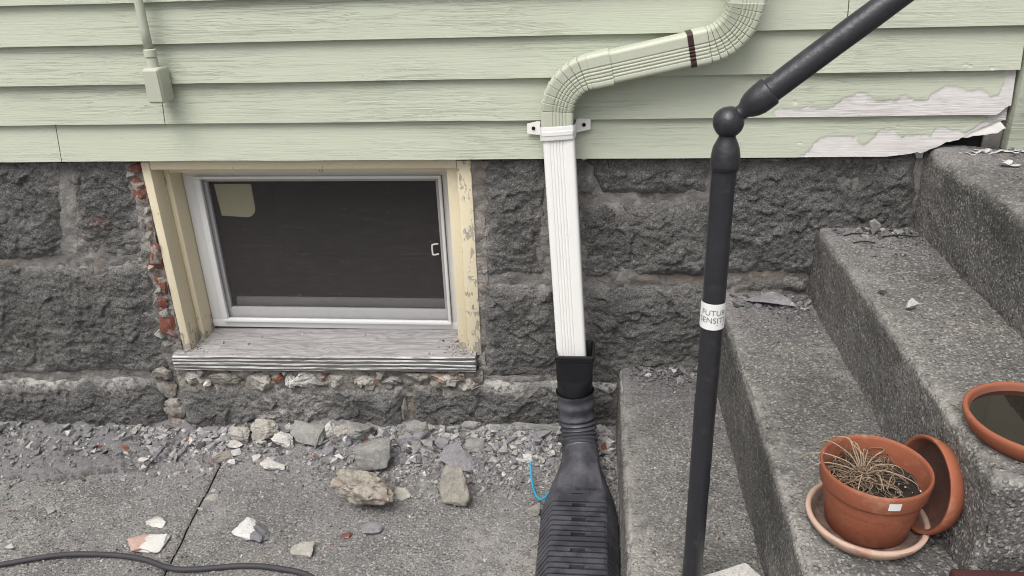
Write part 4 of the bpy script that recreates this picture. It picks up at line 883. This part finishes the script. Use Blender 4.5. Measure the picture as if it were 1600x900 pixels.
tag(lump('pebble', M['white'], (.678, -.925, .690), (.010, .009, .007), 77, None, sub=3), 'tiny white pebble in the saucer of dark water', 'pebble')

# ------------------------------------------------------------------ cable, wire, boards
pc = [(-1.75, -.64), (-1.6, -.625), (-1.481, -.594), (-1.351, -.557), (-1.234, -.550), (-1.125, -.561), (-1.04, -.588), (-.976, -.591), (-.852, -.574), (-.769, -.578), (-.682, -.597), (-.60, -.65), (-.52, -.74), (-.45, -.9)]
P = np.array([(x, y, float(ground_z(x, y)) + .0085) for x, y in pc]); V, F = tube(spline(P, 10), .0068, 14)
tag(mk('black_cable', V, F, M['cable'], loc=P[5]), 'black rubber cable snaking over the pavement at the lower left', 'cable')
P = spline([(-.170, -.208, .055), (-.168, -.225, .034), (-.161, -.265, .020), (-.150, -.300, .017), (-.136, -.322, .020), (-.122, -.328, .034), (-.112, -.325, .05)], 8); V, F = tube(P, .0032, 10)
tag(mk('blue_wire', V, F, M['blue'], loc=P[20]), 'short bright blue wire curling out beside the black drain', 'wire')
q = [(.296, -.784), (.200, -.829), (.262, -.985), (.350, -.86)]; n = 4; bm = bmesh.new(); vt = [bm.verts.new((x, y, .272)) for x, y in q]; vb = [bm.verts.new((x, y, .250)) for x, y in q]
bm.faces.new(vt[::-1] if False else vt); bm.faces.new(vb[::-1])
for i in range(4): bm.faces.new([vt[i], vb[i], vb[(i + 1) % 4], vt[(i + 1) % 4]])
bmesh.ops.recalc_face_normals(bm, faces=bm.faces); bmesh.ops.bevel(bm, geom=list(bm.edges), offset=.003, segments=2, affect='EDGES'); bmesh.ops.subdivide_edges(bm, edges=bm.edges, cuts=4, use_grid_fill=True); bm.verts.index_update()
V = np.array([v.co[:] for v in bm.verts]); F = [[v.index for v in f.verts] for f in bm.faces]; bm.free(); V += .002 * np.stack([fbm(V * 50, s, 3) for s in (1, 2, 3)], 1)
tag(mk('stone_slab', V, F, M['white'], loc=(.27, -.87, .25), sharp=40), 'pale flat stone slab on the lowest step beside the handrail post', 'slab')
tag(bevel_box('red_board', (.522, 1.6, -1.085, -1.050, -.01, .528), M['redboard'], None, .006, 3, loc=(1.0, -1.06, 0)), 'dark red painted board standing against the end of the steps', 'board')

# ------------------------------------------------------------------ rubble: the stones one can tell apart
ROCKS = [
    (-0.603, -0.375, 0.156, 0.105, .62, 'conglomerate', 'largest knobbly beige and pink mortar lump in the middle of the pavement'),
    (-0.629, -0.194, 0.095, 0.084, .75, 'grey', 'grey angular block just above the knobbly mortar lump'),
    (-0.516, -0.308, 0.049, 0.066, .45, 'pale', 'thin beige shard just right of the knobbly mortar lump'),
    (-0.367, -0.327, 0.103, 0.082, .7, 'olive', 'olive grey broken block in front of the purplish slab'),
    (-0.386, -0.183, 0.105, 0.069, .5, 'slate', 'purplish grey slab with a pale corner lying behind the olive block'),
    (-0.852, -0.091, 0.088, 0.081, .5, 'grey', 'large flat grey slab leaning at the wall foot under the window'),
    (-0.982, -0.100, 0.067, 0.065, .8, 'pale', 'rough beige lump left of the leaning grey slab'),
    (-1.059, -0.099, 0.050, 0.046, .8, 'pale', 'beige lump at the left end of the rubble row'),
    (-1.070, -0.118, 0.038, 0.027, .6, 'white', 'small white lump at the front left of the rubble row'),
    (-0.922, -0.118, 0.050, 0.038, .7, 'white', 'white crumbly lump in front of the leaning grey slab'),
    (-0.789, -0.066, 0.046, 0.058, .85, 'white', 'upright white stone just right of the leaning grey slab'),
    (-0.745, -0.061, 0.042, 0.039, .7, 'pale', 'small beige stone wedged beside the upright white stone'),
    (-0.707, -0.060, 0.069, 0.042, .55, 'grey', 'blocky grey stone at the right end of the row of large stones'),
    (-0.922, -0.201, 0.070, 0.028, .4, 'white', 'flat white flake on the dusty pavement below the rubble row'),
    (-0.872, -0.478, 0.086, 0.040, .3, 'twotone', 'flat chip half white half grey in the open pavement'),
    (-0.721, -0.534, 0.051, 0.026, .35, 'pale', 'narrow pale shard lowest on the pavement above the cable end'),
    (-1.142, -0.530, 0.088, 0.042, .3, 'pinkwhite', 'white and pink flake touching the black cable'),
    (-1.158, -0.438, 0.048, 0.041, .35, 'white', 'jagged white flake left of the slab joint'),
    (-1.051, -0.332, 0.035, 0.023, .4, 'pale', 'oval pale pebble sitting on the slab joint'),
    (-1.062, -0.369, 0.016, 0.023, .4, 'white', 'tiny white chip in the slab joint'),
    (-0.627, -0.462, 0.025, 0.015, .4, 'brick', 'small bright red brick chip on the open pavement'),
    (-0.565, -0.448, 0.049, 0.033, .5, 'slate', 'blue grey pebble tucked in front of the knobbly mortar lump'),
    (-0.153, -0.360, 0.037, 0.037, .6, 'olive', 'small brown grey stone against the left side of the drain'),
    (-1.326, -0.186, 0.028, 0.034, .35, 'white', 'square white chip at the edge of the broken concrete strip'),
    (-0.563, -0.112, 0.038, 0.056, .6, 'slate', 'grey upright shard in the rubble beside the dark stone wall'),
    (-0.522, -0.051, 0.050, 0.038, .7, 'grey', 'grey stone at the top of the heap left of the purplish slab'),
    (-0.492, -0.047, 0.034, 0.027, .8, 'pale', 'small pale stone at the top right of the small heap'),
    (-0.524, -0.086, 0.053, 0.034, .6, 'slate', 'bluish stone in the middle of the small heap'),
    (-0.477, -0.113, 0.041, 0.034, .7, 'grey', 'wedge shaped grey stone in the lower heap'),
    (-0.440, -0.103, 0.037, 0.037, .7, 'slate', 'pointed bluish stone at the right of the small heap'),
    (-0.502, -0.128, 0.037, 0.028, .6, 'grey', 'lowest grey stone of the small heap'),
    (-0.340, -0.118, 0.048, 0.059, .45, 'grey', 'flat grey flake leaning right of the purplish slab'),
    (-0.153, -0.043, 0.053, 0.023, .5, 'slate', 'long pale grey stone at the wall foot left of the drain neck'),
    (-0.157, -0.082, 0.037, 0.030, .6, 'slate', 'rounded grey stone below the long pale grey stone by the drain'),
    (-0.216, -0.045, 0.023, 0.019, .5, 'brick', 'dark red brick crumb at the wall foot left of the drain'),
    (-0.774, -0.135, 0.034, 0.026, .6, 'slate', 'dark round pebble below the rubble row'),
    (-1.338, -0.077, 0.051, 0.020, .35, 'slate', 'flat grey flake at the wall foot left of the window'),
    (-1.095, -0.160, 0.057, 0.038, .4, 'olive', 'flat olive flake beside the upper end of the slab joint'),
    (-1.056, -0.177, 0.023, 0.019, .6, 'white', 'small pale pebble touching the olive flake'),
    (-1.492, -0.393, 0.032, 0.021, .4, 'grey', 'left one of the grey chips alone on the left slab'),
    (-1.471, -0.382, 0.028, 0.018, .35, 'grey', 'right one of the grey chips alone on the left slab'),
    (-1.504, -0.537, 0.023, 0.013, .4, 'white', 'small white chip at the far left above the cable'),
]
for i, (x, y, w, h, fl, m, lab) in enumerate(ROCKS):
    big = w > .06; lum = .45 if m == 'conglomerate' else (.22 if m in ('white', 'pale') and fl > .5 else 0)
    w *= 1.34 if y > -.14 else 1.18; dep = w * (.75 if fl > .5 else .66); dz = max(w * fl * 1.0, h * .62) if fl > .5 else max(.012, w * fl * .75)
    V, F = rock(400 + i, 5, 16, .08, .04, lum) if lum else shard(437 + i, 14, 6 if w > .05 else 4, .055); rz = random.uniform(-.5, .5)
    V = V * np.array([w / 2, dep / 2, dz / 2]); tx_ = random.uniform(-.15, .15) if fl > .5 else random.uniform(-.06, .1)
    if 'leaning' in lab or 'shard' in lab: tx_ = .6
    Rm = np.array(Matrix.Rotation(rz, 3, 'Z') @ Matrix.Rotation(tx_, 3, 'X')); V = V @ Rm.T
    z0 = float(ground_z(x, y)); yc = y + dep * .38; yc = min(yc, -.035 - dep * .45); V = V - np.array([0, 0, V[:, 2].min()]); V = V + np.array([x, yc, min(z0, float(ground_z(x, yc))) - .003 + (.015 if x < -1.26 and y > -.2 else 0)])
    nm = 'brick_chip' if m == 'brick' else ('mortar_lump' if lum else ('flake' if fl <= .4 else 'stone'))
    tag(mk(nm, V, F, M[m], loc=(x, yc, z0), sharp=28), lab, 'brick chip' if m == 'brick' else ('mortar' if lum else 'stone'), 'rubble fallen along the foundation')
for i, (x, y, z, d, m, lab) in enumerate([(.640, -.470, .668, (.026, .022, .018), 'white', 'pale broken pebble on the third step near the top riser'), (.606, -.400, .668, (.018, .014, .012), 'slate', 'grey pebble on the third step left of the pale one'),
                                          (.690, -.055, .668, (.030, .022, .040), 'grey', 'upright dark stone chunk on the third step at the wall'), (.455, -.050, .474, (.13, .075, .022), 'slate', 'flat dark shard lying on the second step at the wall'),
                                          (.150, -.060, .249, (.020, .013, .008), 'white', 'white chip on the lowest step by the wall')]):
    V, F = shard(500 + i, 12, 5); V = V * np.array(d) / 2; V = V + np.array([x, y, z - V[:, 2].min() - .001]); tag(mk('stone', V, F, M[m], loc=(x, y, z), sharp=28), lab, 'stone')

# ------------------------------------------------------------------ debris nobody could count
def tone(r_, kind=0):
    t = r_.random()
    if t < .55: g = r_.uniform(.17, .30); return (g, g * .975, g * 1.01)
    if t < .80: g = r_.uniform(.30, .46); return (g, g * .965, g * .91)
    if t < .90: g = r_.uniform(.42, .58); return (g, g * .98, g * .95)
    if t < .985: g = r_.uniform(.06, .12); return (g, g, g)
    return (.26, .09, .06)
r_ = np.random.default_rng(21); pts = []; sz = []; tn = []
for k in range(17000):
    t = r_.random()
    if t < .40: x = r_.uniform(-.62, .055); y = -.03 - r_.exponential(.075)
    elif t < .68: x = r_.uniform(-1.40, -.50); y = -.035 - r_.exponential(.055)
    elif t < .76: x = r_.uniform(-1.9, -1.2); y = -.03 - r_.exponential(.10)
    elif t < .81: x = r_.uniform(.02, .066); y = -.06 - r_.uniform(0, .34)
    else: x = r_.uniform(-1.75, .05); y = -.03 - r_.uniform(0, .80) ** 1.0
    if y < -.85 or (x > -.135 and y < -.24 and x < .03): continue
    s = min(.0035 + r_.pareto(1.8) * .0040, .032)
    if y < -.16: s = min(s, .016)
    if y < -.30: s = min(s, .008)
    pts.append((x, y, float(ground_z(x, y)) + (.015 if x < -1.28 and y > -.22 else 0))); sz.append(s); tn.append(tone(r_))
tag(scatter('gravel', pts, sz, tn, M['debris'], 1, 4, label='loose mortar crumbs and gravel scattered along the wall foot'), cat='gravel')
pts = []; sz = []; tn = []
for k in range(5600):
    i = r_.choice([0, 1, 2, 3], p=[.22, .30, .28, .20]); x = r_.uniform(EX[i] + .03, (EX[i + 1] if i < 3 else 1.15) - .01)
    if i == 2 and r_.random() < .5: x = r_.uniform(.66, .80)
    y = -.015 - r_.exponential(.045 if r_.random() < .78 else .30)
    if y < -.97 or (i == 1 and y < -.75): continue
    pts.append((x, y, TZ[i] + .001)); sz.append(min(.003 + r_.pareto(2.0) * .0030, .022 if y > -.09 else .007)); g_ = tone(r_); tn.append(tuple(v * .62 for v in g_) if max(g_) < .5 else tuple(v * .8 for v in g_))
tag(scatter('step_grit', pts, sz, tn, M['debris'], 1, 6, flat=.42, label='grit and crumbs gathered at the back of the steps'), cat='gravel')
pts = []; sz = []; tn = []
for k in range(420):
    if r_.random() < .62: x = -.345 - abs(r_.normal(0, .045)); y = r_.uniform(-.025, .06)
    elif r_.random() < .6: x = -1.235 + abs(r_.normal(0, .05)); y = r_.uniform(-.02, .05)
    else: x = r_.uniform(-1.2, -.36); y = r_.uniform(-.025, .10)
    pts.append((x, y, .272 + .017 * (x + .79) + .075 * max(0, y + .03))); sz.append(min(.003 + r_.pareto(2.2) * .0026, .017)); tn.append((.33, .30, .25) if r_.random() < .4 else tone(r_))
tag(scatter('sill_debris', pts, sz, tn, M['debris'], 1, 8, label='crumbs of mortar and paint lying on the window sill'), cat='debris')
pts = []; sz = []; tn = []
for k in range(420):
    x = r_.uniform(.83, 1.25); y = -.015 - abs(r_.normal(0, .07)); g = r_.choice([.15, .22, .42, .5]); pts.append((x, y, .869)); sz.append(min(.003 + r_.pareto(2) * .003, .016)); tn.append((g, g * .97, g * .92))
tag(scatter('paint_crumbs', pts, sz, tn, M['debris'], 1, 9, label='pale paint crumbs and dirt on the top step by the corner board', flat=.25), cat='debris')
# curled paint flakes on the top step, twigs on the third
def flake(x, y, z, s, rz, curl, mat, name, lab, cat, grp):
    u, v = np.meshgrid(np.linspace(-1, 1, 9), np.linspace(-1, 1, 7), indexing='ij'); u = u.ravel(); v = v.ravel(); rad = 1 - .25 * np.abs(v) ** 2 + .15 * vnoise(np.stack([u * 3, v * 3, u * 0 + x * 90], 1), 4)
    P = np.stack([u * s * rad, v * s * .5 * (1 - .3 * np.abs(u) ** 3), curl * s * (u * u) + .003], 1); th = P - np.array([0, 0, .0009]); n = len(P)
    ring = np.concatenate([np.arange(9) * 7, 8 * 7 + np.arange(1, 7), np.arange(7, -1, -1) * 7 + 6, np.arange(5, 0, -1)]); j = np.arange(len(ring)); jn = (j + 1) % len(ring)
    F = np.concatenate([grid_faces(9, 7), grid_faces(9, 7, n, True), np.stack([ring[j], n + ring[j], n + ring[jn], ring[jn]], 1)])
    V = np.concatenate([P, th]) @ np.array(Matrix.Rotation(rz, 3, 'Z')).T + np.array([x, y, z]); return tag(mk(name, V, F, mat, loc=(x, y, z)), lab, cat, grp)
for k in range(16):
    flake(r_.uniform(.86, 1.03), -.03 - abs(r_.normal(0, .05)), .870 + r_.uniform(.0, .004), r_.uniform(.007, .019), r_.uniform(-.7, .7), r_.uniform(.1, .35), M['paint_chip'], 'paint_flake', 'curled pale paint flake fallen on the top step by the corner board', 'paint flake', 'paint flakes on the top step')
for k, (x0, y0, x1, y1, lab) in enumerate([(.615, -.070, .67, -.062, 'short twig on the third step left of the dark stone chunk'), (.705, -.075, .785, -.078, 'long reddish twig on the third step reaching to the riser'), (.625, -.118, .675, -.120, 'dark twig lying foremost on the third step')]):
    P = spline([(x0, y0, .670), ((x0 + x1) / 2, (y0 + y1) / 2 + .004, .673), (x1, y1, .671)], 6); V, F = tube(P, .0017, 7); tag(mk('twig', V, F, M['soil'], loc=P[0]), lab, 'twig')
